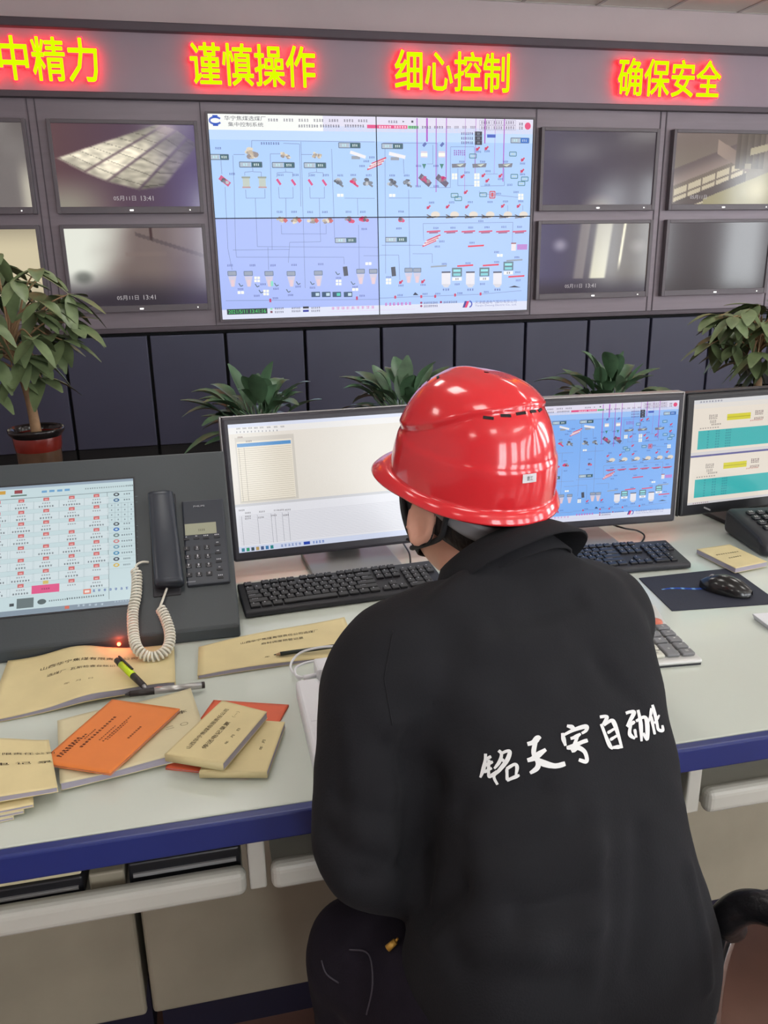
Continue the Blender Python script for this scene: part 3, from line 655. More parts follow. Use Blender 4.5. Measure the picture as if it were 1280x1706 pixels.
VW, VH = VX1 - VX0, VZ1 - VZ0
seam_x, seam_z = plane_xy(630, 362, VMW)
chart = flow_chart(VW, VH, ((172, 206, 252), (170, 204, 252), (168, 186, 246), (172, 202, 252)), (seam_x - VX0) / VW, (seam_z - VZ0) / VH)
chart2 = flow_chart(VW, VH, ((126, 178, 246),) * 4)
q = [('upper left quarter of the bright blue video wall, with the emblem', VX0, seam_x, seam_z, VZ1), ('upper right quarter of the bright blue video wall, with magenta streaks', seam_x, VX1, seam_z, VZ1),
     ('lower left quarter of the bright blue video wall, with the green clock', VX0, seam_x, VZ0, seam_z), ('lower right quarter of the bright blue video wall, with three white silos', seam_x, VX1, VZ0, seam_z)]
for lab, a, b, c, d in q:
    t = thing('video_wall_panel', lab, 'display', ((a + b) / 2, 6.35, (c + d) / 2), group='four panels of the video wall')
    g = .0035
    fr = MB(); hw, hh = (b - a) / 2, (d - c) / 2
    fr.bx(-hw, hw, .006, .06, -hh, hh); fr.build('housing', m_gap, t)
    chart.build('screen', m_wallscr, t, lambda x, y, l, a=a, b=b, c=c, d=d: (x + VX0 - (a + b) / 2, .005 - .0005 * l, y + VZ0 - (c + d) / 2), (a - VX0 + g, b - VX0 - g, c - VZ0 + g, d - VZ0 - g))
fr = MB()
fr.bx(VX0 - .012, VX1 + .012, 6.352, 6.41, VZ1, VZ1 + .012); fr.bx(VX0 - .012, VX1 + .012, 6.352, 6.41, VZ0 - .012, VZ0)
fr.bx(VX0 - .012, VX0, 6.352, 6.41, VZ0, VZ1); fr.bx(VX1, VX1 + .012, 6.352, 6.41, VZ0, VZ1)
struct('trim_7', fr, m_bez)

# ================================================================== THE CONSOLE DESK
DZ = .75
desk = thing('console_desk', 'long pale control desk with a dark blue front edge', 'desk', (0, .93, 0))
MB().bx(-2.6, 4.2, .012, 1.42, .712, DZ).build('worktop', m_desk, desk, bevel=.003)
MB().bx(-2.6, 4.2, -.006, .012, .709, DZ + .0005).build('edge_band', m_blue, desk, bevel=.004, seg=3)
tl = ['grey keyboard tray under the left of the desk, holding black folders', 'grey keyboard tray behind the left elbow of the seated person', 'grey keyboard tray under the desk beside the black armrest']
for (a, b), lb in zip(((-.647, .006), (.040, .686), (.722, 1.38)), tl):
    d = thing('keyboard_tray', lb, 'keyboard tray', ((a + b) / 2, .95, .60), 0, 'keyboard trays under the console desk'); h = (b - a) / 2
    MB().bx(-h, h, .002, .028, .0, .042).build('front_lip', m_tray, d, bevel=.012, seg=4)
    MB().bx(-h + .004, h - .004, .025, .235, .008, .020).build('floor', m_tray, d)
    for s in ((-1, 1) if a < -.1 else (1,)):
        x = s * (h + .016); MB().bx(x - .012, x + .012, .012, .235, .002, .1115).build('support_post', m_tray, d, bevel=.003)
# cabinets under the desk: one door unit each
labs = ['grey under-desk cabinet at the left frame edge', 'scuffed grey under-desk cabinet left of the knee', 'grey under-desk cabinet hidden behind the seated person', 'grey under-desk cabinet beside the black armrest', 'grey under-desk cabinet past the armrest at the right frame edge']
for (a, b), lb in zip(((-.63, -.185), (-.175, .27), (.28, .725), (.735, 1.18), (1.19, 1.635)), labs):
    t = thing('under_desk_cabinet', lb, 'cabinet', ((a + b) / 2, 1.2, 0), group='cabinets under the console desk')
    h = (b - a) / 2
    MB().bx(-h, h, 0, .018, .16, .70).build('door', m_door, t, bevel=.008, seg=3)
    MB().bx(-h + .004, h - .004, .02, .50, .16, .7115).build('carcass', m_door, t)
    MB().bx(-h + .004, h - .004, .09, .50, .0, .158).build('plinth', m_navy, t)
# things lying on the trays
def tray_item(name, label, cat, x0, x1, y0, z, th, m, band=None, rz=0., grp=None):
    t = thing(name, label, cat, ((x0 + x1) / 2, y0, z), rz, grp)
    w_ = (x1 - x0) / 2
    MB().bx(-w_, w_, 0, .2, 0, th).build('cover', m, t, bevel=.003)
    if band: MB().bx(-w_ + .006, w_ - .006, -.003, .006, th * .46, th * .60).build('page_block', band, t)
    return t
tray_item('ring_binder', 'black folder with a pale edge, at the left end of the left tray', 'folder', -.56, -.212, .985, .6205, .033, m_black, m_silver)
tray_item('paper_packet', 'tan paper packet lying on a black folder in the left tray', 'packet', -.56, -.213, .988, .654, .014, m_kraft2, None)
tray_item('ring_binder', 'lower black folder with a pale stripe, at the right end of the left tray', 'folder', -.152, .000, .985, .6205, .040, m_black, m_silver)
tray_item('ring_binder', 'thin black folder lying tilted on the others in the left tray', 'folder', -.208, -.045, .998, .6705, .020, m_black, m_silver).rotation_euler = (0, R(-4), 0)
tray_item('grey_box', 'small grey box between the black folders in the left tray', 'box', -.205, -.158, .988, .6205, .030, m_door, None)

# ------------------------------------------------------------------ monitors
def monitor(name, label, x, y, rz, w_, h_, zb, tilt, m_back, m_edge, base, ydisp):
    t = thing(name, label, 'monitor', (x, y, DZ), rz)
    if base:
        bw, bd = base
        pts = []
        for cx_, cy_, a0 in ((bw / 2 - .012, bd / 2 - .012, 0), (-bw / 2 + .012, bd / 2 - .012, 90), (-bw / 2 + .012, -bd / 2 + .012, 180), (bw / 2 - .012, -bd / 2 + .012, 270)):
            for k in range(5): pts.append((cx_ + .012 * math.cos(R(a0 + k * 22.5)), cy_ + .012 * math.sin(R(a0 + k * 22.5))))
        MB().prism([(x_, y_ + .022) for x_, y_ in pts], .0004, .012).build('base', m_silver, t, bevel=.003)
        MB().bx(-.042, .042, .085, .112, .0125, .13).build('stand_column', m_silver, t, bevel=.006)
    hs = MB().bx(-w_ / 2, w_ / 2, .0, .045, 0, h_)
    hs.bx(-w_ / 2 + .06, w_ / 2 - .06, .045, .07, .05, h_ - .05)
    d = hs.build('display', m_back, t, bevel=.007, seg=3)
    d.location = (0, ydisp, zb - DZ); d.rotation_euler = (-tilt, 0, 0)
    eg = MB(); e = .0035
    eg.bx(-w_ / 2 - e, -w_ / 2, .006, .04, 0, h_ + e); eg.bx(w_ / 2, w_ / 2 + e, .006, .04, 0, h_ + e); eg.bx(-w_ / 2, w_ / 2, .006, .04, h_, h_ + e)
    eg.build('edge_strip', m_edge, d, bevel=.0015)
    mw = Matrix.Translation((x, y, DZ)) @ Matrix.Rotation(rz, 4, 'Z') @ Matrix.Translation((0, ydisp, zb - DZ)) @ Matrix.Rotation(-tilt, 4, 'X')
    return t, d, mw
EPS = .00015
def screen_of(art, d): return art.build('screen', m_scr, d, upright(EPS))
# left monitor: pale software window
W1, H1 = .555, .33
t1, d1, mw1 = monitor('computer_monitor', 'monitor showing a pale software window with grid lists, left of the red helmet', .318, 1.800, R(3), W1, H1, .788, R(12), m_mon, m_silver, (.215, .175), .003)
A = Art(); sx, sz0, sz1 = W1 / 2 - .014, .021, H1 - .016
def k7(x, y): return plane_xy(360 + x / 3.765, 660 + y / 3.765, mw1)
A.rect(-sx, sz0, sx, sz1, (226, 220, 210), 1)
xm, zm = k7(150, 690); A.rect(-sx, sz0, sx, zm, (226, 226, 232), 2)
A.rect(-sx, sz1 - .008, sx, sz1, (214, 220, 238), 2); A.rect(-sx, sz1 - .022, sx, sz1 - .008, (232, 230, 228), 2)
xa, za = k7(116, 262); xb, zb_ = k7(520, 640)
A.rect(xa, zb_, xb, za, (206, 200, 190), 3); A.rect(xa + .003, zb_ + .004, xb - .006, za - .010, (230, 222, 206), 4)
A.rect(xa + .004, za - .022, xb - .008, za - .014, (70, 142, 200), 6)
n = 26
for k in range(n):
    z = zb_ + .004 + (za - .026 - zb_) * k / n; A.rect(xa + .004, z, xb - .008, z + .0007, (178, 166, 146), 5)
for f in (.05, .14): A.rect(xa + (xb - xa) * f, zb_ + .004, xa + (xb - xa) * f + .0008, za - .024, (150, 140, 126), 5)
A.rect(-sx, zm - .002, sx, zm + .004, (200, 200, 204), 5)
for k in range(20):
    z = sz0 + .018 + (zm - .02 - sz0 - .018) * k / 20; A.rect(-sx + .006, z, sx - .004, z + .0006, (190, 190, 200), 5)
for x in (172, 272, 358, 382, 428, 466): X, Z = k7(x, 900); A.rect(X, sz0 + .016, X + .0008, zm - .024, (140, 140, 150), 5)
for i, (x, y) in enumerate(((140, 204), (178, 202), (214, 200), (250, 199), (286, 197), (330, 195), (374, 193), (416, 191))): A.scribble(k7(x, y), .009, .0036, (90, 90, 96), 5, 3, seed=i)
for i in range(12): A.scribble(k7(130 + i * 23, 226 - i), .0032, .0036, (70, 80, 100), 5, 1, seed=i)
A.scribble(k7(150, 258), .012, .004, (110, 70, 60), 5, 4)
for i, (x, y) in enumerate(((160, 716), (200, 732), (288, 724), (368, 716), (384, 715), (408, 714), (450, 712), (200, 754), (200, 768), (282, 760), (438, 746), (362, 748), (205, 283))): A.scribble(k7(x, y), .014 if x not in (368, 384) else .004, .0036, (90, 86, 90), 7, 4, seed=i)
A.rect(-sx, sz0, sx, sz0 + .013, (206, 214, 236), 6)
for i, c in enumerate(((60, 130, 150), (50, 150, 110), (60, 80, 90), (180, 150, 90), (70, 90, 130), (60, 120, 170), (40, 130, 130))): A.rect(-sx + .006 + i * .011, sz0 + .002, -sx + .013 + i * .011, sz0 + .010, c, 7)
A.scribble((-sx + .12, sz0 + .0065), .05, .006, (120, 140, 190), 7, 6); A.rect(-sx + .15, sz0 + .003, -sx + .165, sz0 + .010, (40, 70, 170), 7); A.scribble((-sx + .185, sz0 + .0065), .03, .006, (90, 120, 190), 7, 4)
A.scribble((sx - .05, sz0 + .0065), .03, .006, (110, 120, 160), 7, 5)
screen_of(A, d1)
# right monitor: the flow chart again
t2, d2, mw2 = monitor('computer_monitor', 'monitor showing the blue flow chart, right of the red helmet', .883, 1.800, R(-3), W1, H1, .788, R(1.2), m_mon, m_silver, (.215, .175), .003)
kx, kz = (W1 - .028) / VW, (H1 - .037) / VH
B = Art(); B.P = [([(x * kx, y * kz) for x, y in p], c, l) for p, c, l in chart2.P]
B.build('screen', m_scr, d2, lambda x, y, l: (x - W1 / 2 + .014, -.0003 - EPS * l, y + .021))
# far right monitor: black, two teal tables
t3, d3, mw3 = monitor('computer_monitor', 'black monitor with two turquoise tables, cut by the right frame edge', 1.442, 1.825, R(4), .513, .318, .792, R(2.4), m_black, m_black, None, 0)
MB().bx(-.10, .10, .0, .16, 0, .012).build('base', m_black, t3, bevel=.004)
MB().bx(-.03, .03, .046, .085, .0125, .2).build('stand_column', m_black, t3, bevel=.006)
A = Art(); w3, h3 = .513, .318
def k2(x, y): return plane_xy(900 + x / 3.368, 640 + y / 3.368, mw3)
x0_, z0_ = k2(836, 690); x1_, z1_ = k2(872, 103); sx3 = w3 / 2 - .022
sl = -w3 / 2 + .02; sr = w3 / 2 - .02; sb, st = .030, h3 - .016
A.rect(sl, sb, sr, st, (232, 222, 208), 1); A.rect(sl, st - .010, sr, st, (214, 214, 216), 2); A.rect(sl, st - .022, sr, st - .010, (226, 220, 212), 2)
zm3 = k2(900, 405)[1]; A.rect(sl, zm3 - .002, sr, zm3 + .003, (96, 96, 150), 3); A.rect(sl, zm3 + .003, sr, zm3 + .011, (214, 210, 210), 2)
for (ya, yb, yl, yt) in ((262, 366, 180, 222), (535, 634, 452, 495)):
    xa, za = k2(908 if ya < 300 else 890, ya); xb, zb_ = k2(905, yb); xr = sl + .30
    A.rect(sl + .018, zb_, sr - .03, za, (58, 178, 178), 4)
    for i, x in enumerate((.03, .055, .062, .085, .091, .097)):
        for r in range(7): A.scribble((sl + .018 + x, zb_ + (za - zb_) * (r + .5) / 7), .005, .004, (40, 110, 130), 5, 2, seed=i + r)
    xs, zs = k2(1116 if ya < 300 else 1094, yl)
    A.rect(xs - .036, zs - .008, xs + .036, zs + .008, (214, 206, 40), 4); A.rect(xs - .036, zs - .001, xs + .036, zs + .0006, (170, 160, 30), 5)
    A.scribble((xs - .078, zs + .004), .026, .012, (150, 140, 134), 4, 5); A.scribble((xs - .078, zs - .008), .02, .008, (150, 140, 134), 4, 4); A.scribble((xs + .062, zs + .006), .026, .012, (130, 110, 110), 4, 5); A.scribble((xs + .062, zs - .009), .03, .006, (120, 80, 80), 4, 6)
    A.scribble((sl + .07, za + .014), .03, .004, (90, 80, 80), 4, 6); A.scribble((sl + .05, za + .006), .06, .003, (130, 120, 116), 4, 8); A.scribble((xs + .055, za + .016), .04, .003, (190, 100, 90), 4, 8)
A.scribble((sl + .05, st - .005), .07, .004, (120, 120, 140), 4, 8); A.rect(sl, sb, sr, sb + .006, (206, 204, 206), 3); A.scribble((sl + .04, sb + .003), .05, .003, (150, 110, 110), 4, 8)
A.build('screen', m_scr, d3, upright(EPS))
MB().box((-.175, -.001, .015), (.022, .002, .004), Matrix.Rotation(R(25), 3, 'Y')).build('maker_mark', m_silver, d3)

# ------------------------------------------------------------------ keyboards
def keyboard(label, fx, fy, rz, left_anchor):
    Wk, Dk = .442, .128
    t = thing('computer_keyboard', label, 'keyboard', (fx, fy, DZ), rz, 'black keyboards on the desk')
    ox = 0 if left_anchor else -Wk
    b = MB(); n = 1
    b.loft([[(ox + x, y, z) for y, z in ((0, .002), (0, .013), (.006, .016), (Dk - .004, .029), (Dk, .025), (Dk, .010))] for x in (0, Wk)])
    b.build('body', m_black2, t, bevel=.003)
    k = MB(); leg = Art(); sl_ = math.atan((.029 - .016) / (Dk - .01)); rot = Matrix.Rotation(sl_, 3, 'X')
    rnd = random.Random(3)
    def key(x, y, w_, d_):
        z = .016 + (y - .006) / (Dk - .01) * .013
        k.box((ox + x + w_ / 2, y + d_ / 2, z + .003), (w_ - .0028, d_ - .0028, .007), rot)
        if w_ < .026: leg.scribble((ox + x + w_ * .38, y + d_ * .62), .0045, .0045, (186, 186, 196), 1, 1, seed=int(x * 9999))
        elif w_ < .08: leg.scribble((ox + x + w_ * .35, y + d_ * .6), .013, .0032, (176, 176, 186), 1, 4, seed=int(x * 999))
    u = .0187; x0 = .012; y0 = .010; d_ = .0178
    def row(r, ws, xs=x0):
        x = xs
        for w_ in ws:
            if w_ > 0: key(x, y0 + r * d_, w_ * u, d_)
            x += abs(w_) * u
    row(0, [1.25, 1.25, 1.25, 6.25, 1.25, 1.25, 1.25, 1.25]); row(1, [2.25] + [1] * 10 + [2.75]); row(2, [1.75] + [1] * 11 + [2.25]); row(3, [1.5] + [1] * 12 + [1.5]); row(4, [1] * 13 + [2]); row(5.25, [1, -1] + [1] * 4 + [-.5] + [1] * 4 + [-.5] + [1] * 4)
    xn = x0 + 15.3 * u; row(0, [1, 1, 1], xn); row(1, [-1, 1], xn); row(3, [1, 1, 1], xn); row(4, [1, 1, 1], xn); row(5.25, [1, 1, 1], xn)
    xp = x0 + 18.6 * u; row(0, [2, 1], xp); row(1, [1, 1, 1, ], xp); row(2, [1, 1, 1], xp); row(3, [1, 1, 1, 1], xp); row(4, [1, 1, 1, 1], xp)
    ks = k.build('keys', m_black, t, bevel=.0012, seg=1)
    leg.build('key_legends', m_ink, ks, lambda x, y, l: (x, y, .0232 + (y - .006) / (Dk - .01) * .013))
    return t
keyboard('black keyboard in front of the monitor with the pale software window', .050, 1.553, R(4), True)
keyboard('black keyboard in front of the monitor with the blue flow chart', 1.071, 1.568, R(-3.5), False)

# ------------------------------------------------------------------ mouse, pad, calculator
pp = [at_z(*p, DZ + .002) for p in ((1065, 963), (1262, 944))] + [at_z(1283, 1010, DZ + .002), at_z(1120, 1017, DZ + .002)]
pad = [(p.x, p.y) for p in ((pp[0]), Vector((1.16, 1.545, 0)), Vector((1.135, 1.345, 0)), (pp[3]))]
o = sum((Vector((*p, 0)) for p in pad), Vector()) / 4
t = thing('mouse_pad', 'dark navy mouse pad with a blue swoosh, under the black mouse', 'mouse pad', (o.x, o.y, DZ))
m_pad = mat('navy cloth pad', (34, 37, 52), .75, bump=.1, bscale=400, mott=.05)
mp_ = MB().prism([(x - o.x, y - o.y) for x, y in reversed(pad)], 0, .0022).build('cloth', m_pad, t)
A = Art(); a = at_z(1103, 982, DZ + .0025) - o; b_ = at_z(1178, 979, DZ + .0025) - o
for k in range(14):
    f = k / 14; A.line((a.x + (b_.x - a.x) * f, a.y + (b_.y - a.y) * f + .004 * math.sin(f * 6)), (a.x + (b_.x - a.x) * (f + .09), a.y + (b_.y - a.y) * (f + .09) + .004 * math.sin(f * 6 + .6)), .004 + .006 * math.sin(f * PI), (44, 84, 176) if k % 3 else (120, 170, 226), 1)
A.build('printed_swoosh', m_ink, mp_, flat(.0003, .0022))
mc = at_z(1210, 974, DZ + .018)
t = thing('computer_mouse', 'glossy black mouse on the navy pad', 'mouse', (mc.x, mc.y, DZ + .0025), R(38))
def mouse_ring(f):
    y = -.055 + .11 * f; wdt = .031 * math.sin(PI * min(max(f, .0), 1) ** .85) ** .45 if 0 < f < 1 else .004
    h = .036 * math.sin(PI * (f * .86 + .07)) ** .7
    return [(wdt * math.cos(a) * (1 if math.sin(a) < 0 else .94), y, max(0, h * (math.sin(a) if math.sin(a) > 0 else 0)) + .001) for a in [PI * k / 14 for k in range(15)]]
m_mouse = mat('gloss black mouse', (18, 18, 20), .24, coat=.3, mott=.02)
bd = MB().loft([mouse_ring(f) for f in (.01, .04, .1, .2, .3, .42, .54, .66, .78, .88, .95, .99)], False, False)
bd.build('shell', m_mouse, t, smooth=True)
MB().cyl((-.0035, .030, .0245), (.0035, .030, .0245), .007, n=16).build('scroll_wheel', m_grey, t)

fr_, br_ = at_z(1172, 1098, DZ + .012), at_z(1066, 994, DZ + .02)
ydir = Vector((br_.x - fr_.x, br_.y - fr_.y, 0)).normalized(); ang = math.atan2(ydir.y, ydir.x) - PI / 2
t = thing('desk_calculator', 'silver desk calculator with big grey keys, half hidden behind the black jacket', 'calculator', (fr_.x, fr_.y, DZ), ang)
Wc, Dc = .150, .195
b = MB(); b.loft([[(x, y, z) for y, z in ((0, .003), (0, .012), (.14, .017), (Dc, .034), (Dc, .003))] for x in (-Wc, 0)])
m_calc = mat('silver calculator shell', (196, 195, 192), .35, metal=.2, mott=.02)
m_ckey = mat('grey calculator key', (118, 118, 120), .4, mott=.03); m_ckey2 = mat('cream calculator key', (208, 206, 192), .4, mott=.03)
b.build('body', m_calc, t, bevel=.006, seg=3)
MB().bx(-Wc + .002, -.002, .002, Dc - .004, .0, .006).build('foot_rim', m_black2, t)
ckl = [['1/x', 'M', '-', '='], ['1', '2', '3', '+', '√'], ['4', '5', '6', '-', '÷'], ['7', '8', '9', '×', '%'], ['M', 'C', '▶', '←', 'C']]
def ckey(x0, y0, w_, d_, m, mark, col=(225, 225, 222)):
    z = .012 + .005 * (y0 + d_ / 2) / .14
    k = MB().bx(x0, x0 + w_, y0, y0 + d_, z, z + .007).build('key', m, t, bevel=.003, seg=3)
    A = Art(); A.text(mark, (x0 + w_ / 2, y0 + d_ / 2), .005 if mark not in '-' else .0012, col, 1, w=.006 if mark in '-=+' else None); A.build('key_mark', m_ink, k, flat(.0001, z + .0073))
kw, kd = .0245, .0195
for c in range(5):
    for r in range(5):
        x = -.010 - (c + 1) * kw - c * .004 + .002; y = .012 + r * (kd + .0045)
        if c == 1 and r == 1: continue
        if c == 1 and r == 0: ckey(x, y, kw, kd * 2 + .0045, m_ckey, '+'); continue
        m = m_ckey if (c < 2 or r > 3) else m_ckey2
        mk = {0: ['=', '-', '×', '÷', '%']}.get(c, None)
        mk = mk[r] if mk else (['0', '1', '4', '7', 'M'][r] if c == 4 else ['.', '2', '5', '8', 'M'][r] if c == 3 else ['00', '3', '6', '9', 'C'][r] if c == 2 else ['+', '', '×', 'M', 'C'][r])
        ckey(x, y, kw, kd, m, mk, (225, 225, 222) if m is m_ckey else (90, 90, 90))
m_ckr = mat('salmon key', (206, 112, 88), .4, mott=.03)
kr = MB().lathe([(.0001, .026), (.011, .026), (.013, .022), (.013, .016)], 24, (-.024, .138, 0)).build('red_key', m_ckr, t, smooth=True)
dsp = MB(); dsp.loft([[(x, y, z) for y, z in ((.155, .0235), (.185, .0335), (.185, .029), (.155, .019))] for x in (-Wc + .015, -.018)]); dsp.build('display', m_lcd, t)

# ------------------------------------------------------------------ phone, notebook and paper at the right frame edge
pc_ = at_z(1300, 905, DZ + .03)
t = thing('desk_phone', 'dark desk telephone with rows of buttons under the black monitor, cut by the frame', 'telephone', (1.36, 1.63, DZ), R(-8))
pts = [(0, .002), (0, .036), (.03, .050), (.16, .068), (.2, .068), (.2, .002)]
MB().loft([[(x * (1), y - .06, z) for y, z in pts] for x in (-.085, .13)]).build('body', m_black2, t, bevel=.016, seg=4)
kp = MB()
for i in range(5):
    for j in range(4): kp.box((-.045 + i * .026, .0 + j * .028, .0565 + j * .0039), (.019, .018, .008), Matrix.Rotation(R(10), 3, 'X'))
kpd = kp.build('keypad', m_black, t, bevel=.003); A = Art()
for i in range(5):
    for j in range(4): A.scribble((-.045 + i * .026, .0 + j * .028), .011, .008, (206, 206, 206), 1, 2, seed=i + j)
A.build('keypad_print', m_ink, kpd, lambda x, y, l: (x, y, .0609 + .0039 * y / .028))
MB().loft([[(.09 + .022 * math.cos(a), y, .084 + z + .018 * math.sin(a)) for a in [2 * PI * k / 12 for k in range(12)]] for y, z in ((-.05, -.006), (-.03, .002), (.05, .010), (.12, .002), (.14, -.006))]).build('handset', m_phone, t, smooth=True)

def book(name, label, cat, quad, zb, th, m_cover, curl=None, prints=(), group=None, m_pg=None, rz=0., spine=False, cover_th=.0007):
    """a booklet from its four cover corners (pixels, in reading order TL TR BR BL)"""
    P = [(Vector(p) if len(p) == 3 else at_z(p[0], p[1], zb + th)) for p in quad]
    P = [Vector((p[0], p[1], 0)) for p in P]
    c = sum(P, Vector()) / 4
    t = thing(name, label, cat, (c.x, c.y, zb), 0, group)
    def xy(u, v): return ((P[0] * (1 - u) + P[1] * u) * (1 - v) + (P[3] * (1 - u) + P[2] * u) * v) - c
    def top(u, v):
        p = xy(u, v); return Vector((p.x, p.y, th + (curl(u, v) if curl else 0)))
    if th > .003:
        b = MB(); N = 14; s = .006
        def edge(f):
            f = f % 4; k = int(f); r = f - k
            return ((r, 0), (1, r), (1 - r, 1), (0, 1 - r))[k]
        ring = [edge(4 * i / (4 * N)) for i in range(4 * N)]
        lo = []; hi = []
        for u, v in ring:
            uu, vv = .5 + (u - .5) * (1 - 2 * s), .5 + (v - .5) * (1 - 2 * s)
            q = top(uu, vv); lo.append((q.x, q.y, .0012 + max(0, .55 * (curl(uu, vv) if curl else 0)))); hi.append((q.x, q.y, q.z - .0004))
        b.loft([lo, hi], True, False, False)
        b.build('pages', m_pg or m_paper, t)
        b = MB().grid(lambda u, v: Vector((*xy(u, v)[:2], .0008 + max(0, .5 * (curl(u, v) if curl else 0)))), 12, 12)
        b.build('back_cover', m_cover, t, solid=.0006)
    if spine:
        q0, q1 = xy(-.004, -.002), xy(-.004, 1.002)
        MB().grid(lambda u, v: Vector((q0.x + (q1.x - q0.x) * u, q0.y + (q1.y - q0.y) * u, .0006 + (th - .0004) * v)), 2, 2).build('spine_strip', m_cover, t, solid=.0008)
    cv = MB().grid(top, 24, 24).build('cover' if th > .003 else 'card', m_cover, t, solid=cover_th if th > .003 else max(.0008, th * .8))
    if prints:
        W_ = (P[1] - P[0]).length; H_ = (P[3] - P[0]).length; A = Art()
        prints(A, W_, H_)
        off = cover_th if th > .003 else max(.0008, th * .8)
        def fn(x, y, l):
            q = top(x / W_, 1 - y / H_); return (q.x, q.y, q.z + off / 2 + .0004)
        A.build('print', m_ink, cv, fn)
    return t
INK = (58, 46, 36)
def pr_left(A, W, H):
    A.text('山西华宁焦煤有限责任公司', (W * .50, H * .70), .0125, INK, w=W * .56); A.text('选煤厂  瓦斯检查台帐记录本', (W * .50, H * .54), .010, INK, w=W * .46)
    A.text('年   月   日', (W * .46, H * .30), .006, (110, 90, 66), w=W * .16)
def curl_left(u, v): return .016 * math.exp(-((u - .42) / .2) ** 2) * (.55 + .45 * math.cos((v - .0) * 2)) + .012 * v * sstep(.3, .6, u) * sstep(1.1, .8, u) + .004 * sstep(.8, 1, u) * v
book('record_booklet', 'large tan booklet under the coiled cord, with the lime pen on it', 'booklet', [(-.386, 1.470, 0), (-.090, 1.462, 0), (-.084, 1.297, 0), (-.378, 1.255, 0)], DZ, .006, m_kraft, curl_left, pr_left)
def pr_mid(A, W, H):
    A.text('山西华宁焦煤有限责任公司选煤厂', (W * .53, H * .76), .0078, INK, w=W * .52); A.text('启封调度预警记录', (W * .54, H * .62), .0075, INK, w=W * .28)
    A.text('年   月', (W * .46, H * .2), .005, (120, 100, 76), w=W * .1)
book('record_booklet', 'tan booklet with the dark pencil, between the keyboard and the white charger', 'booklet', [(331, 1078), (574, 1026), (598, 1086), (329, 1126)], DZ, .007, m_kraft, lambda u, v: .003 * math.sin(u * 5), pr_mid)
def pr_under(A, W, H): A.text('记录本', (W * .8, H * .62), .01, INK, w=.05); A.text('二  〇', (W * .82, H * .42), .009, (130, 116, 90), w=.035)
book('record_booklet', 'thick pale booklet with wavy pages, underneath the orange booklet', 'booklet', [(-.262, 1.212, 0), (-.058, 1.262, 0), (-.030, 1.078, 0), (-.234, 1.040, 0)], DZ + .0042, .012, m_kraft2, lambda u, v: .0015 * math.sin(u * 7 + v * 3), pr_under)
def pr_red(A, W, H): pass
book('card_booklet', 'red orange booklet lying underneath the two small tan pads', 'booklet', [(-.095, 1.062, 0), (-.022, 1.238, 0), (.098, 1.192, 0), (.020, 1.012, 0)], DZ, .0032, m_red, None, pr_red)
def pr_padlow(A, W, H): A.text('山西华宁焦煤', (W * .45, H * .62), .010, INK, w=W * .5); A.text('年  月', (W * .5, H * .22), .005, INK, w=W * .2)
book('note_pad', 'small tan pad lying lower and nearer the desk edge, on the red booklet', 'notepad', [(332, 1286), (374, 1196), (475, 1203), (445, 1286)], DZ + .0045, .010, m_kraft, None, pr_padlow, spine=True)
def pr_pad(A, W, H):
    A.text('山西华宁焦煤有限责任公司', (W * .5, H * .74), .0082, INK, w=W * .74); A.text('停送电记录票', (W * .42, H * .50), .0085, INK, w=W * .5); A.text('（一）', (W * .82, H * .50), .007, (140, 120, 90), w=.018); A.text('年   月   日', (W * .45, H * .22), .005, INK, w=W * .3)
book('note_pad', 'small tan pad lying tilted on top of the other booklets', 'notepad', [(275, 1256), (370, 1167), (445, 1186), (372, 1272)], DZ + .0190, .012, m_kraft, None, pr_pad, spine=True)
def pr_orange(A, W, H):
    c = (70, 40, 40)
    for k, (x, y, w_, h_, n_) in enumerate(((.24, .86, .30, .0042, 8), (.27, .82, .36, .0036, 12), (.45, .77, .16, .0022, 7), (.50, .70, .50, .0042, 14), (.50, .57, .24, .0020, 9), (.58, .51, .42, .0024, 14), (.55, .475, .3, .0020, 11), (.56, .24, .2, .0034, 7))): A.scribble((W * x, H * y), W * w_, h_, c, 2, n_, seed=k)
book('card_booklet', 'bright orange booklet with dark print lying across the tan booklets', 'booklet', [(66, 1271), (187, 1166), (300, 1183), (184, 1289)], DZ + .0196, .0036, m_orange, lambda u, v: .0015 * u * v, pr_orange, cover_th=.0022)
def pr_bl(A, W, H): A.text('焦煤有限责任公司', (W * .74, H * .70), .008, INK, w=.12); A.text('配 电 记 录', (W * .74, H * .52), .009, INK, w=.11)
book('record_booklet', 'curled tan booklet on top of the stack at the left frame edge', 'booklet', [(-.47, 1.185, 0), (-.262, 1.140, 0), (-.232, 1.016, 0), (-.44, 1.000, 0)], DZ + .0190, .008, m_kraft, lambda u, v: .006 * math.sin(PI * min(1, u * 1.1)) * (1 - v * .6), pr_bl)
for i, (lb, dx, dy, a) in enumerate((('lowest tan booklet of the stack at the left frame edge', -.025, -.006, 0), ('second booklet from the bottom of the stack at the left frame edge', -.012, -.003, .01), ('third booklet up in the stack, under the curled top one', .0, .0, .02))):
    book('record_booklet', lb, 'booklet', [(-.46 + dx, 1.17 + dy, 0), (-.285 + dx, 1.12 + dy, 0), (-.262 + dx, 1.002 + dy, 0), (-.44 + dx, .985 + dy, 0)], DZ + .0054 * i, .0046, m_kraft2 if i != 2 else m_kraft, None, ())
def pr_r(A, W, H): A.scribble((W * .5, H * .62), W * .7, .005, INK, 2, 10); A.scribble((W * .5, H * .42), W * .4, .005, INK, 2, 6)
book('record_booklet', 'small tan booklet beside the mouse pad, below the desk telephone', 'booklet', [(1161, 915), (1216, 907), (1279, 936), (1226, 947)], DZ + .0028, .012, m_kraft, None, pr_r)
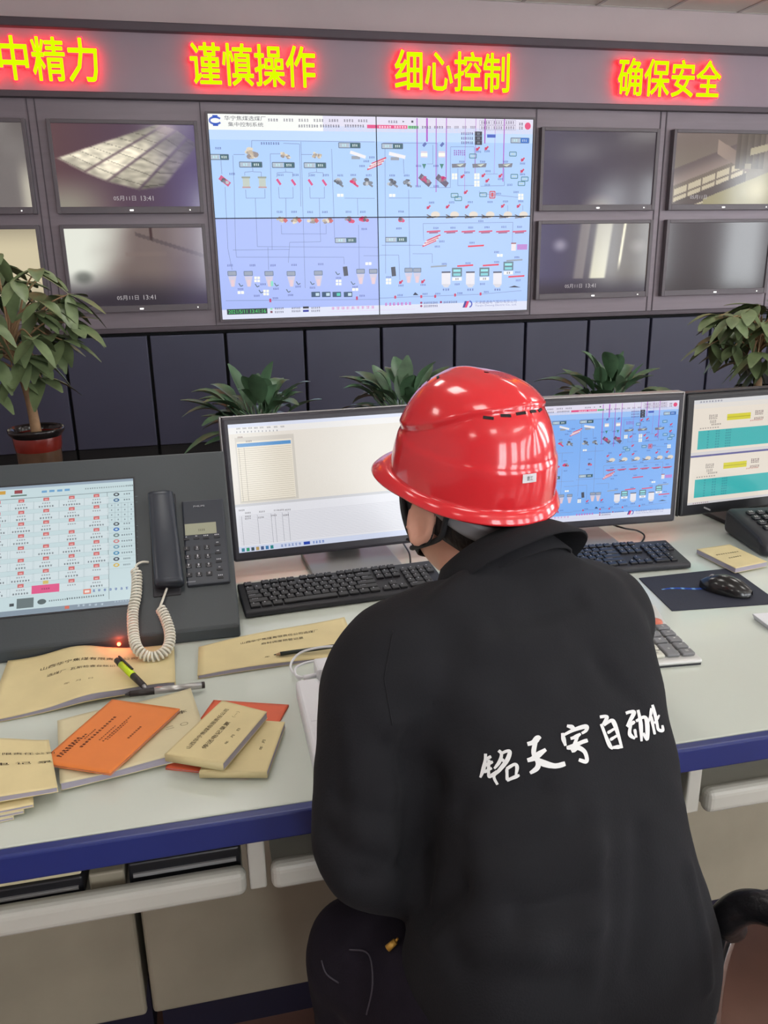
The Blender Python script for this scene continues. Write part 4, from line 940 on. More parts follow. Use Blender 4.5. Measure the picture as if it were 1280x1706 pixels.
# folded white papers at the right edge
wp = at_z(1290, 1040, DZ)
t = thing('folded_paper', 'white folded paper on the desk at the right frame edge', 'paper', (wp.x, wp.y, DZ), R(-6))
for i in range(3): MB().bx(-.025 - .002 * i, .06, -.03, .03, .0005 + .004 * i, .0035 + .004 * i).build('sheet', m_pwhite, t, bevel=.001)

# ------------------------------------------------------------------ pens, pencil, charger
def pen(name, label, a, b, parts):
    """parts: (part name, from, to, radius0, radius1, material) along the pen"""
    a, b = Vector(a), Vector(b); d = b - a
    t = thing(name, label, 'pen' if 'pencil' not in name else 'pencil', a)
    t.rotation_mode = 'QUATERNION'; t.rotation_quaternion = Vector((0, 0, 1)).rotation_difference(d.normalized()); L = d.length
    for nm, f0, f1, r0, r1, m in parts: MB().cyl((0, 0, f0 * L), (0, 0, f1 * L), r0, r1, 14).build(nm, m, t, smooth=False)
    return t
m_lime = mat('lime plastic', (196, 222, 30), .35, mott=.02); m_dpen = mat('brown black grip', (44, 36, 34), .45, mott=.05); m_spen = mat('silver pen barrel', (182, 180, 176), .28, metal=.5, mott=.02)
pa, pb = at_z(195, 1100, DZ + .034), at_z(243, 1146, DZ + .026)
t = pen('ballpoint_pen', 'lime and black pen with a clip lying on the large tan booklet', pa, pb, (('cap', 0, .16, .0055, .006, m_dpen), ('barrel', .16, .58, .0062, .0062, m_lime), ('grip', .58, .93, .006, .0052, m_dpen), ('tip', .93, 1, .004, .001, m_silver)))
MB().box((.0, .008, .028), (.004, .003, .055)).build('clip', m_dpen, t, bevel=.001)
pa, pb = at_z(208, 1157, DZ + .022), at_z(341, 1141, DZ + .012)
t = pen('ballpoint_pen', 'silver pen with a dark grip lying at the corner of the large tan booklet', pa, pb, (('tip', 0, .06, .001, .004, m_dpen), ('grip', .06, .36, .005, .006, m_dpen), ('barrel', .36, .96, .006, .006, m_spen), ('end_cap', .96, 1, .0058, .0058, m_dpen)))
pa, pb = at_z(456, 1091, DZ + .014), at_z(575, 1074, DZ + .014)
pen('lead_pencil', 'dark green pencil lying on the tan booklet, its end behind the jacket', pa, pb, (('lead', 0, .03, .0004, .0012, m_black), ('sharpened_wood', .03, .09, .0012, .0036, m_trunk), ('shaft', .09, 1, .0038, .0038, mat('dark green paint', (26, 38, 34), .4, mott=.05))))
# white extension socket bar with a charger and its cable
p0, p1 = at_z(512, 1130, DZ + .035), at_z(536, 1222, DZ + .035)
d = (p1 - p0); d.z = 0; an = math.atan2(d.y, d.x)
t = thing('extension_socket', 'white extension socket bar left of the seated person', 'socket', (p0.x, p0.y, DZ), an)
MB().bx(0, .27, -.020, .020, .0008, .036).build('bar', m_pwhite, t, bevel=.008, seg=4)
for i in range(3): MB().box((.12 + i * .06, 0, .0362), (.03, .022, .0012)).build('outlet', m_pwhite, t, bevel=.0005)
pq = at_z(545, 1118, DZ + .030)
t = thing('phone_charger', 'small white charger plug with a looped white cable on the tan booklet', 'charger', (pq.x, pq.y, DZ + .0))
MB().bx(-.020, .024, -.022, .022, .0155, .046).build('plug', m_pwhite, t, bevel=.004)
MB().cyl((-.020, -.010, .030), (-.042, -.011, .029), .0042, n=12).build('connector', m_pwhite, t)
def rel(px, py, z): return at_z(px, py, DZ + z) - Vector((pq.x, pq.y, DZ))
cp = [rel(*p) for p in ((520, 1126, .028), (500, 1128, .022), (486, 1117, .018), (486, 1103, .016), (500, 1088, .018), (525, 1080, .024), (556, 1077, .025), (585, 1080, .025), (588, 1095, .017), (560, 1098, .017), (520, 1102, .017), (496, 1110, .019), (492, 1122, .022), (505, 1136, .014), (530, 1141, .012), (560, 1138, .012))]
def smooth_path(P, n=8):
    out = []
    for i in range(len(P) - 1):
        a, b, c, d = P[max(i - 1, 0)], P[i], P[i + 1], P[min(i + 2, len(P) - 1)]
        for k in range(n):
            t_ = k / n; out.append(.5 * ((2 * b) + (c - a) * t_ + (2 * a - 5 * b + 4 * c - d) * t_ ** 2 + (3 * b - a - 3 * c + d) * t_ ** 3))
    return out + [P[-1]]
MB().tube(smooth_path(cp), .0022, 8).build('cable', m_pwhite, t)
# thin black cables behind the screens
def cable(label, pts, par=None):
    P = smooth_path([Vector(p) for p in pts]); o = P[0]
    ob = MB().tube([p - o for p in P], .0022, 8).build('black_cable', m_black, None); ob.location = o
    return tag(ob, label, 'cable')
cable('thin black cable looping behind the right keyboard to its monitor', [at_y(1014, 872, 1.86), at_z(1040, 880, DZ + .03), at_z(1062, 884, DZ + .02), at_z(1074, 893, DZ + .004), at_z(1066, 907, DZ + .004), at_z(1050, 917, DZ + .004)])
cable('thin black cable hanging beside the mask under the left monitor', [at_y(672, 905, 1.90), at_z(682, 922, DZ + .02), at_z(684, 938, DZ + .004), at_z(682, 946, DZ + .004)])

# ------------------------------------------------------------------ slanted dispatch console with touch screen and telephone
CW2 = .40; TILT = R(45); HP = .40; CXC, CYC = -.334, 1.474
con = thing('dispatch_console', 'dark slanted dispatch console with a touch screen and a built-in telephone', 'dispatch console', (CXC, CYC, DZ))
cs, sn = math.cos(TILT), math.sin(TILT)
prof = [(0, .0), (0, .026), (HP * sn, .026 + HP * cs), (HP * sn + .012, .026 + HP * cs - .010), (HP * sn + .03, 0)]
wL, wR = -.37, .37
hb = MB().loft([[(x, y, z) for y, z in prof] for x in (wL, wR)], smooth=False).build('housing', m_console, con, bevel=.004)
PM = Matrix.Translation((CXC, CYC, DZ + .026)) @ Matrix.Rotation(-TILT, 4, 'X')
LM = Matrix.Translation((0, 0, .026)) @ Matrix.Rotation(-TILT, 4, 'X')
def panel_part(mb, name, m, parent=con, **k):
    o = mb.build(name, m, parent, **k)
    if parent is con: o.matrix_local = LM
    return o
def pq_(px, py): return plane_xy(px, py, PM)
def pc(x, y): return pq_(x / 5.333, 780 + y / 5.333)
A = Art()
sr, sbm = pq_(229, 1003); st_ = pq_(223, 797)[1]; sl = -.36; sbm = pq_(228, 1006)[1]
A.rect(sl, sbm, sr, st_, (200, 220, 224), 1); A.rect(sl, st_ - .006, sr, st_, (150, 168, 184), 2); A.rect(sl, sbm, sr, sbm + .011, (136, 152, 166), 2)
z1 = pc(960, 215)[1]; A.rect(sl, z1 - .0006, sr, z1 + .0006, (120, 136, 140), 3)
xv = pc(960, 600)[0]; A.rect(xv - .0005, sbm + .015, xv + .0005, z1, (130, 146, 150), 3)
cols = [(0, ((18, 300), (0, 1010))), (195, None), (415, None), (640, None), (858, None)]
colx = [-15, 195, 415, 640, 858, ]
rowsL = [293, 395, 498, 604, 712, 822, 935, 1047]; rowsR = [245, 345, 443, 548, 655, 760, 867, 978]
px_mm = .000272
for ci in range(-2, 5):
    for r in range(8):
        xb = colx[ci] if ci >= 0 else colx[0] + ci * 215
        tt = (xb - 195) / (858 - 195); y = rowsL[r] + (rowsR[r] - rowsL[r]) * tt
        xx = xb - (12 + r * 3) * (1 - tt) * .35 if ci != 4 else xb
        X, Z = pc(xx, y)
        if ci == 2 and r == 7:
            Xb, Zb = pc(405, 1072); A.cr((Xb, Zb), .050, .017, (226, 92, 140), 5); A.scribble((Xb, Zb), .016, .003, (120, 60, 90), 6, 4); A.cr((Xb, Zb + .0135), .010, .007, (214, 190, 110), 5); continue
        A.cr((X, Z), .011, .0072, (206, 104, 104), 5); A.cr((X, Z - .001), .006, .003, (232, 170, 168), 6)
        A.scribble((X, Z - .009), .017, .0026, (120, 120, 126), 5, 4, seed=r + ci * 9)
        n_ = (r * 3 + ci * 5) % 4 + 4
        if (r + ci) % 5: A.scribble((X, Z - .0165), .005 * n_, .0036, (66, 74, 82), 6, n_, seed=r * 7 + ci)
        A.frame(X - .024, Z - .021, X + .024, Z - .004, .0004, (164, 182, 186), 4); A.rect(X - .024, Z - .021, X + .024, Z - .004, (212, 226, 230), 3)
for i, (y, c) in enumerate(((235, (70, 76, 84)), (285, (70, 110, 150)), (497, (80, 86, 92)), (545, (50, 110, 190)), (597, (110, 130, 130)), (650, (206, 130, 130)), (700, (120, 160, 180)), (755, (70, 140, 180)), (808, (60, 66, 84)), (862, (214, 180, 80)))):
    X, Z = pc(1035, y); A.disc((X, Z), .006, .0042, c, 5, 10); A.disc((X, Z), .003, .002, (200, 220, 224), 6, 8); A.scribble(pc(1128, y - 6), .022 if y > 560 and y < 780 else .014, .0032, (70, 80, 90), 5, 5 if y > 560 else 3, seed=i)
    X, Z = pc(1088, y + 26); A.cr((X, Z), .06, .0004, (160, 176, 180), 5)
for i in range(4):
    for j in range(4): X, Z = pc(993 + i * 58, 332 + j * 43 - i * 3); A.frame(X - .007, Z - .005, X + .007, Z + .005, .0003, (150, 166, 172), 5); A.scribble((X, Z), .004, .003, (90, 100, 110), 6, 1, seed=i + j)
for i, (x, y) in enumerate(((395, 210), (462, 204), (532, 200), (598, 194))): A.cr(pc(x, y), .010, .005, (112, 164, 206), 5)
A.cr(pc(165, 213), .015, .008, (150, 70, 76), 5); A.cr(pc(168, 246), .030, .003, (90, 120, 110), 5); A.cr(pc(20, 222), .013, .008, (206, 160, 70), 5)
A.scribble(pc(855, 178), .045, .003, (110, 120, 120), 5, 10); A.scribble(pc(1035, 165), .034, .003, (120, 130, 130), 5, 8); A.scribble(pc(1148, 156), .016, .0036, (60, 70, 76), 5, 4)
A.cr(pc(224, 1200), .030, .020, (106, 120, 122), 5); A.disc(pc(372, 1188), .008, .0055, (90, 104, 106), 5); A.scribble(pc(520, 1172), .036, .003, (70, 80, 84), 5, 9); A.scribble(pc(760, 1145), .07, .0034, (50, 60, 64), 5, 16); A.cr(pc(104, 1218), .008, .006, (70, 80, 84), 5)
A.cr(pc(775, 1097), .014, .010, (226, 130, 110), 6); A.cr(pc(775, 1097), .009, .005, (240, 226, 220), 7)
for i in range(8): A.scribble(pc(835 + i * 49, 1090 - i * 4), .007, .005, (90, 110, 170), 6, 1, seed=i)
A.cr(pc(596, 1238), .008, .006, (214, 110, 90), 6)
for i, x in enumerate((700, 745, 800, 852, 908)): A.scribble(pc(x, 1222 - i * 3), .007, .004, (190, 206, 216), 6, 1, seed=i)
A.scribble(pc(1085, 1182), .03, .003, (170, 186, 200), 6, 6)
o = A.build('touch_screen', m_scr, con, upright(EPS)); o.matrix_local = LM
for f in ('x',):
    fr = MB(); fr.bx(sl - .004, sr + .003, -.0012, .002, st_, st_ + .003).bx(sr, sr + .003, -.0012, .002, sbm, st_).bx(sl - .004, sr + .003, -.0012, .002, sbm - .003, sbm)
    panel_part(fr, 'screen_rim', m_black2)
# telephone set into the panel
a, b = pq_(303, 838), pq_(384, 972); ph = MB().bx(a[0], b[0], -.009, .004, b[1], a[1])
kpad = panel_part(ph, 'phone_base', m_phone, bevel=.003)
ck_ = pq_(248, 826), pq_(302, 988); panel_part(MB().bx(ck_[0][0], ck_[1][0], -.003, .003, ck_[1][1] - .004, ck_[0][1]), 'handset_cradle', m_black2, bevel=.002)
hA, hB = pq_(269, 830), pq_(284, 982); hw = .0265
def hring(f):
    x = hA[0] + (hB[0] - hA[0]) * f; z = hA[1] + (hB[1] - hA[1]) * f
    w_ = hw * (.94 + .12 * f); th = .034 - .010 * math.sin(PI * f); q = []
    if f <= .001 or f >= .999: w_ *= .9; th *= .82
    for k in range(20):
        an_ = 2 * PI * k / 20; e = .5; cx_, sy_ = math.cos(an_), math.sin(an_)
        q.append((x + w_ * math.copysign(abs(cx_) ** e, cx_), -.003 - th / 2 - th / 2 * math.copysign(abs(sy_) ** .7, sy_), z))
    return q
panel_part(MB().loft([hring(f) for f in (0, .015, .06, .15, .3, .5, .7, .85, .94, .985, 1)]), 'handset', m_phone, smooth=True)
def s2(x, y): return pq_(230 + x / 7.53, 810 + y / 7.53)
lc0, lc1 = s2(588, 505), s2(990, 612)
lcd = panel_part(MB().bx(lc0[0], lc1[0], -.0096, -.008, lc1[1], lc0[1]), 'phone_display', m_lcd)
A = Art(); A.text('PHILIPS', s2(768, 282), .0042, (214, 216, 222), 1, w=.0225, bold=.02)
cellw = {}
kk = MB()
for xs, y in (((615, 745, 868), 810), ((628, 752, 880), 918), ((640, 765, 890), 1028), ((645, 770, 898), 1140)):
    for j, x in enumerate(xs):
        X, Z = s2(x, y - j * 9); kk.bx(X - .0062, X + .0062, -.0108, -.009, Z - .0045, Z + .0045)
for i, lbl in enumerate('123456789*0#'):
    xs, y = (((615, 745, 868), 812), ((628, 752, 880), 918), ((640, 765, 890), 1028), ((645, 770, 898), 1140))[i // 3]
    X, Z = s2(xs[i % 3], y - (i % 3) * 9 - 8); A.text(lbl, (X, Z), .0050 if lbl != '*' else .0036, (250, 250, 255), 2, bold=.045)
    if i not in (0, 9, 11): A.scribble((X, Z - .0048), .0058, .0014, (236, 238, 246), 2, 3, seed=i)
for i, (x, y, w_) in enumerate(((610, 668, .003), (735, 654, .004), (855, 648, .010), (990, 636, .010), (998, 733, .005), (1005, 836, .005), (1015, 942, .010), (1025, 1040, .004), (1037, 1142, .010))):
    X, Z = s2(x, y); A.scribble((X, Z), w_, .0022, (246, 248, 255), 2, 3, seed=i); kk.bx(X - .006, X + .006, -.0105, -.009, Z - .007, Z - .0025)
A.scribble(s2(668, 1228), .018, .0022, (206, 210, 220), 2, 7)
panel_part(kk, 'keypad', m_black2, kpad, bevel=.0008)
o = A.build('keypad_print', m_ink, kpad, lambda x, y, l: (x, -.0112, y))
A = Art(); A.scribble(s2(800, 575), .014, .005, (104, 108, 92), 1, 4); A.build('display_digits', m_ink, lcd, lambda x, y, l: (x, -.0099, y))
# coiled cord
Winv = Matrix.Translation((-CXC, -CYC, -DZ))
def onp(px, py, off): a_, b__ = pq_(px, py); return LM @ Vector((a_, -off, b__))
def iny(px, py, Y): return Winv @ at_y(px, py, Y)
lead_in = [onp(279, 984, .012), onp(273, 1003, .016), onp(268, 1020, .022)]
core = smooth_path([onp(268, 1020, .022), onp(276, 1034, .026), iny(283, 1055, 1.438), iny(280, 1078, 1.410), iny(265, 1092, 1.395), iny(247, 1094, 1.395), iny(230, 1082, 1.405), iny(223, 1060, 1.435), onp(224, 1030, .026), onp(229, 1000, .022), onp(230, 970, .018), onp(228, 956, .016)], 24)
lead_out = [onp(228, 956, .016), onp(229, 946, .013), onp(238, 940, .010), onp(248, 938, .004)]
L = [0]
for p, q_ in zip(core, core[1:]): L.append(L[-1] + (q_ - p).length)
pitch = .0066; turns = L[-1] / pitch; hel = []; u = None
N = int(turns * 12)
for k in range(N + 1):
    s_ = L[-1] * k / N; i = 0
    while i < len(L) - 2 and L[i + 1] < s_: i += 1
    f = (s_ - L[i]) / max(1e-9, L[i + 1] - L[i]); p = core[i].lerp(core[i + 1], f); tg = (core[i + 1] - core[i]).normalized()
    u = tg.orthogonal().normalized() if u is None else (u - tg * u.dot(tg)).normalized(); v = tg.cross(u); an_ = 2 * PI * turns * k / N
    hel.append(p + (u * math.cos(an_) + v * math.sin(an_)) * .0085)
MB().tube(smooth_path(lead_in, 6) + hel + smooth_path(lead_out, 6), .0023, 7).build('coiled_cord', m_cord, con, label='cream coiled telephone cord')
lp = iny(199, 1080, CYC - .002)
MB().lathe([(.0001, .004), (.003, .003), (.0035, 0)], 12).build('indicator_lamp', m_red_led, con, label='small glowing red lamp').matrix_local = Matrix.Translation((lp.x, -.001, .014)) @ Matrix.Rotation(R(90), 4, 'X')
ll = bpy.data.lights.new('indicator_glow', 'POINT'); ll.energy = .06; ll.color = (1, .12, .05); ll.shadow_soft_size = .004
lo = bpy.data.objects.new('indicator_glow', ll); link(lo, con); lo.location = (lp.x, -.012, .030)

# ================================================================== POTTED PLANTS behind the console
bench = tag(MB().bx(-1.3, 4.0, 3.2, 3.75, .44, .48).bx(-1.3, -1.2, 3.25, 3.7, 0, .44).bx(1.2, 1.3, 3.25, 3.7, 0, .44).bx(3.9, 4.0, 3.25, 3.7, 0, .44).build('plant_bench', m_gap), 'low black bench carrying the potted plants', 'bench')
def leaf(mb, base, d, L, Wd, up=Vector((0, 0, 1)), droop=.3, fold=.25, n=5):
    d = d.normalized(); s = d.cross(up)
    s = s.normalized() if s.length > 1e-4 else Vector((1, 0, 0)); nrm = s.cross(d).normalized(); rows = []
    for i in range(n + 1):
        f = i / n; p = base + d * (L * f) - Vector((0, 0, 1)) * (droop * L * f * f)
        ww = Wd * math.sin(PI * (f * .93 + .035)) ** .8 * (1 - .25 * f)
        rows.append((p + s * ww + nrm * ww * fold, p, p - s * ww + nrm * ww * fold))
    mb.loft(rows, False, False)
def pot(t, top, h, r):
    MB().lathe([(.0001, 0), (r * .68, 0), (r * .74, .02), (r * .885, h * .75)], 32).build('pot', m_glaze, t, smooth=True)
    MB().lathe([(r * .885, h * .74), (r * .915, h * .78), (r * .95, h * .9), (r * .90, h * .93)], 32).build('glazed_band', m_redglaze, t, smooth=True)
    MB().lathe([(r * .95, h * .90), (r * 1.08, h * .95), (r * 1.1, h * .985), (r * 1.05, h), (r * .98, h * .97), (r * .93, h * .90)], 36).build('rim', m_rim, t, smooth=True)
    MB().lathe([(r * .93, h * .90), (r * .5, h * .925), (.0001, h * .93)], 24).build('soil', m_soil, t, smooth=True)
def tree(name, label, x, y, crown, seed, n_cl, trunk_top, lean, twin=True):
    rnd = random.Random(seed); h = .345; r = .098
    t = thing(name, label, 'potted tree', (x, y, .4803)); pot(t, None, h, r)
    tk = MB(); b = Vector((0, 0, h * .9)); T = Vector((lean, 0, trunk_top))
    mid = b.lerp(T, .5) + Vector((.008, 0, 0))
    tk.tube(smooth_path([b, mid, T]), .018, 10, True, [.021 - .006 * i / 16 for i in range(17)])
    tips = []
    cc, cr_ = crown
    for i in range(n_cl):
        for _ in range(60):
            p = Vector((rnd.uniform(-1, 1), rnd.uniform(-1, 1), rnd.uniform(-1, 1)))
            if .25 < p.length < 1: break
        tips.append(Vector((cc[0] + p.x * cr_[0], cc[1] + p.y * cr_[1], cc[2] + p.z * cr_[2])))
    lf = MB()
    for i, tp in enumerate(tips):
        st = T.lerp(Vector((T.x * .6 + cc[0] * .4, 0, cc[2])), rnd.uniform(0, .75)) - Vector((0, 0, rnd.uniform(0, .04)))
        m_ = st.lerp(tp, .55) + Vector((0, 0, .05))
        tk.tube(smooth_path([st, m_, tp], 5), .003, 5, True, [.0052 - .003 * k / 10 for k in range(11)])
        a0 = rnd.uniform(0, 6.28); nl = rnd.choice((4, 5, 5, 6)); out = Vector((tp.x - T.x, tp.y, 0)).normalized()
        for k in range(nl):
            a = a0 + 2 * PI * k / nl + rnd.uniform(-.3, .3)
            d = Vector((math.cos(a), math.sin(a), rnd.uniform(-1.0, .25))) + out * .6
            leaf(lf, tp, d, rnd.uniform(.09, .15), rnd.uniform(.026, .038), droop=rnd.uniform(.1, .5), fold=rnd.uniform(.0, .35))
    tk.build('trunk', m_trunk, t, smooth=True)
    lf.build('leaves', m_leaf, t, smooth=True)
    return t
pl = at_y(60, 714, 3.45)
tree('potted_tree', 'small potted tree with drooping leaves at the left, in a pot with a red band', pl.x, 3.45, ((-.12, 0, .75), (.33, .26, .29)), 5, 64, .60, -.03)
pr = at_y(1262, 652, 3.45)
tree('potted_tree', 'small potted tree with drooping leaves at the right, above the black monitor', pr.x, 3.45, ((.02, -.02, .62), (.36, .26, .20)), 9, 58, .52, -.03)
def rosette(label, px, py, seed, n, Lr, right_bias=0.):
    p = at_y(px, py, 3.4); rnd = random.Random(seed)
    t = thing('potted_plant', label, 'potted plant', (p.x, 3.4, .4803)); pot(t, None, .30, .10)
    lf = MB(); stm = MB()
    for i in range(n):
        a = rnd.uniform(0, 2 * PI); el = rnd.uniform(.15, 1.35) if i > 4 else rnd.uniform(1.0, 1.5)
        L = rnd.uniform(*Lr) * (1.05 - .2 * math.sin(el)); d = Vector((math.cos(a) * math.cos(el) + right_bias, math.sin(a) * math.cos(el) * .8, math.sin(el)))
        b = Vector((rnd.uniform(-.04, .04), rnd.uniform(-.04, .04), .275)); e = b + d.normalized() * L * .5
        stm.tube([b, b.lerp(e, .5) + Vector((0, 0, .01)), e], .0035, 5)
        leaf(lf, e, d + Vector((0, 0, -.15)), L * .62, L * .115 + .006, droop=rnd.uniform(.1, .55), fold=rnd.uniform(.15, .5), n=6)
    stm.build('stems', m_leaf2, t, smooth=True); lf.build('leaves', m_leaf2, t, smooth=True)
rosette('low leafy plant in a pot behind the left monitor', 434, 752, 3, 60, (.22, .38))
rosette('low leafy plant in a pot behind the red helmet', 676, 742, 7, 54, (.22, .40))
rosette('low leafy plant in a pot behind the monitor with the blue flow chart', 1010, 732, 12, 58, (.22, .40))

# ================================================================== CHAIR
ch = thing('office_chair', 'black armchair with chrome frame under the seated person', 'chair', (.466, .446, 0), R(19))
MB().bx(-.235, .235, -.20, .27, .405, .455).build('seat', m_leather, ch, bevel=.02, seg=4)
MB().loft([[(x, -.235 - .02 * math.cos(x * 6) - (z - .46) * .15, z) for x in (-.21, -.1, 0, .1, .21)] + [(x, -.275 - .02 * math.cos(x * 6) - (z - .46) * .15, z) for x in (.21, .1, 0, -.1, -.21)] for z in (.46, .55, .65, .76)]).build('backrest', m_leather, ch, bevel=.01)
for s in (-1, 1):
    pth = [(s * .255, -.22, .655), (s * .258, -.05, .662), (s * .258, .10, .665), (s * .256, .175, .662), (s * .246, .215, .648), (s * .232, .232, .622), (s * .250, .235, .598)]
    MB().tube(smooth_path([Vector(p) for p in pth]), .021, 14).build('armrest', m_leather, ch, smooth=True)
    MB().tube(smooth_path([Vector(p) for p in ((s * .250, .235, .605), (s * .232, .236, .52), (s * .245, .235, .30), (s * .245, .215, .07), (s * .245, .14, .014), (s * .245, -.15, .013), (s * .24, -.25, .013))]), .0125, 12).build('arm_frame', m_chrome, ch, smooth=True)
    MB().tube([(s * .24, .2, .40), (s * .15, .2, .40)], .010, 10).build('seat_bracket', m_chrome, ch)
    MB().tube(smooth_path([Vector(p) for p in ((s * .255, -.20, .65), (s * .26, -.25, .60), (s * .2, -.262, .56))]), .011, 10).build('back_bracket', m_chrome, ch, smooth=True)
MB().tube([(-.27, -.25, .013), (.27, -.25, .013)], .0125, 12).build('floor_bar', m_chrome, ch, smooth=True)

# ================================================================== THE SEATED PERSON
def fwd(a, l=0.): return Vector((-math.sin(a) * math.cos(l), math.cos(a) * math.cos(l), -math.sin(l)))
def rgt(a): return Vector((math.cos(a), math.sin(a), 0))
def remesh(o, vox, smooth_it=6, fac=.5):
    md = o.modifiers.new('r', 'REMESH'); md.mode = 'VOXEL'; md.voxel_size = vox; md.use_smooth_shade = True
    md = o.modifiers.new('s', 'SMOOTH'); md.iterations = smooth_it; md.factor = fac
    bpy.context.view_layer.update(); dg = bpy.context.evaluated_depsgraph_get()
    me = bpy.data.meshes.new_from_object(o.evaluated_get(dg)); o.modifiers.clear(); old = o.data; o.data = me; bpy.data.meshes.remove(old)
    for p in o.data.polygons: p.use_smooth = True
    return o
def capsule(mb, a, b, r0, r1, n=16, flatx=None):
    a, b = Vector(a), Vector(b); d = (b - a).normalized(); P = []; rs = []
    for k in range(4): t = (k + .15) / 4; P.append(a - d * r0 * math.cos(t * PI / 2)); rs.append(r0 * math.sin(t * PI / 2))
    P += [a, a.lerp(b, .5), b]; rs += [r0, (r0 + r1) / 2, r1]
    for k in range(4): t = 1 - (k + 1) / 4.4; P.append(b + d * r1 * math.cos(t * PI / 2)); rs.append(r1 * math.sin(t * PI / 2))
    mb.tube(P, 0, n, True, rs)
# joints (metres, world)
LSH, RSH = Vector((.197, .885, .955)), Vector((.548, 1.020, .932))
LEL, REL = Vector((.150, .820, .765)), Vector((.600, 1.130, .830))
LWR, RWR = Vector((.240, .850, .672)), Vector((.530, 1.350, .818))
NECK = Vector((.378, 1.000, 1.055)); HEADC = Vector((.353, 1.071, 1.116)); HA = R(23); HPI = R(11)
LHIP, RHIP = Vector((.262, .745, .560)), Vector((.430, .76, .545))
LKN, RKN = Vector((.156, .890, .525)), Vector((.50, .985, .490))
LAN, RAN = Vector((.165, .93, .10)), Vector((.52, 1.03, .10))
# torso rings: back point, half width, depth, yaw, lean
SEC = [((.398, .945, 1.098), .078, .135, 24, 46), ((.388, .932, 1.086), .128, .170, 24, 45), ((.372, .910, 1.066), .173, .205, 24, 44), ((.409, .889, 1.036), .205, .225, 24, 43), ((.430, .853, .990), .209, .235, 24, 40),
       ((.437, .812, .942), .199, .240, 24, 37), ((.434, .770, .899), .188, .205, 23, 34), ((.427, .723, .848), .178, .200, 21, 29), ((.414, .681, .796), .179, .212, 19, 22),
       ((.412, .653, .737), .186, .235, 17, 14), ((.422, .638, .665), .200, .260, 16, 6), ((.429, .629, .600), .212, .28, 15, 0), ((.432, .626, .520), .222, .29, 15, 0)]
def ring(B, w_, d_, a, l, n=36, e=.72, sc=1.):
    B = Vector(B); f = fwd(a, l); r = rgt(a); c = B + f * d_ / 2; q = []
    for k in range(n):
        t = 2 * PI * k / n; cx_, sy_ = math.cos(t), math.sin(t)
        q.append(c + r * (w_ * sc * math.copysign(abs(cx_) ** e, cx_)) + f * (d_ / 2 * sc * math.copysign(abs(sy_) ** e, sy_)))
    return q
def interp_sec(n=5):
    out = []
    for i in range(len(SEC) - 1):
        p = [SEC[max(i - 1, 0)], SEC[i], SEC[i + 1], SEC[min(i + 2, len(SEC) - 1)]]
        for k in range(n):
            t = k / n
            def cm(a, b, c, d): return .5 * (2 * b + (c - a) * t + (2 * a - 5 * b + 4 * c - d) * t * t + (3 * b - a - 3 * c + d) * t ** 3)
            B = [cm(*(s[0][j] for s in p)) for j in range(3)]
            out.append((B, *[cm(*(s[j] for s in p)) for j in range(1, 5)]))
    return out + [(list(SEC[-1][0]), *SEC[-1][1:])]
RS = interp_sec()

# --- body: one continuous surface
hf, hr = fwd(HA, -HPI), rgt(HA); hu = hr.cross(hf)
HM = Matrix((( hr.x, hf.x, hu.x), (hr.y, hf.y, hu.y), (hr.z, hf.z, hu.z))).to_4x4(); HM.translation = HEADC
def head_pt(th, ph, off=0.):
    """th around from +x to +y(front), ph from -pi/2 (chin side) to pi/2 (crown)"""
    x, y, z = math.cos(th) * math.cos(ph), math.sin(th) * math.cos(ph), math.sin(ph)
    ax, ay, az = .076 + off, .097 + off, (.118 if z > 0 else .122) + off
    if z < 0:
        ax *= 1 - .20 * (-z) ** 1.4
        if y < 0: ay *= 1 - .30 * (-z)
        else: ay *= 1 - .06 * (-z)
    X, Y, Z = x * ax, y * ay, z * az
    if y > .5 and off == 0:
        Y += .020 * math.exp(-((X / .014) ** 2) - ((Z + .018) / .024) ** 2)          # nose
        Y += .006 * math.exp(-((X / .03) ** 2) - ((Z + .064) / .014) ** 2)           # lips
        Y -= .007 * math.exp(-(((abs(X) - .032) / .016) ** 2) - ((Z - .012) / .013) ** 2)   # eye sockets
        Y += .006 * math.exp(-((X / .05) ** 2) - ((Z - .034) / .012) ** 2)           # brow
        Y += .008 * math.exp(-((X / .022) ** 2) - ((Z + .104) / .018) ** 2)          # chin
    return Vector((X, Y, Z))
bm_ = MB()
bm_.loft([[HM @ head_pt(2 * PI * k / 48, -PI / 2 + .03 + (PI - .06) * j / 40) for k in range(48)] for j in range(41)])
# ears: a dished oval with a rolled rim and lobe
for s in (-1, 1):
    ec = Vector((s * .077, -.006, -.010))
    for k in range(16):
        a0, a1 = 2 * PI * k / 16, 2 * PI * (k + 1) / 16
        def ep(a): return HM @ (ec + Vector((s * (.012 + .006 * math.cos(a + 2.2)), -.004 - .018 * math.cos(a) * (1 if math.sin(a) > -.4 else .75) - .006, .033 * math.sin(a) + .004)))
        capsule(bm_, ep(a0), ep(a1), .0060, .0060, 8)
    for dy_ in (.0, -.010, -.018): capsule(bm_, HM @ (ec + Vector((s * .001, dy_, -.018))), HM @ (ec + Vector((s * .004, dy_ - .002, .024))), .0105, .0105, 10)
    capsule(bm_, HM @ (ec + Vector((s * .006, -.002, -.030))), HM @ (ec + Vector((s * .008, -.004, -.022))), .0075, .0075, 8)
capsule(bm_, NECK - Vector((0, 0, .03)), HM @ Vector((0, -.018, -.055)), .060, .056, 20)
bm_.loft([ring(B, w_, d_, R(a), R(l), 28, .8, .78) for B, w_, d_, a, l in RS[12:-8]])
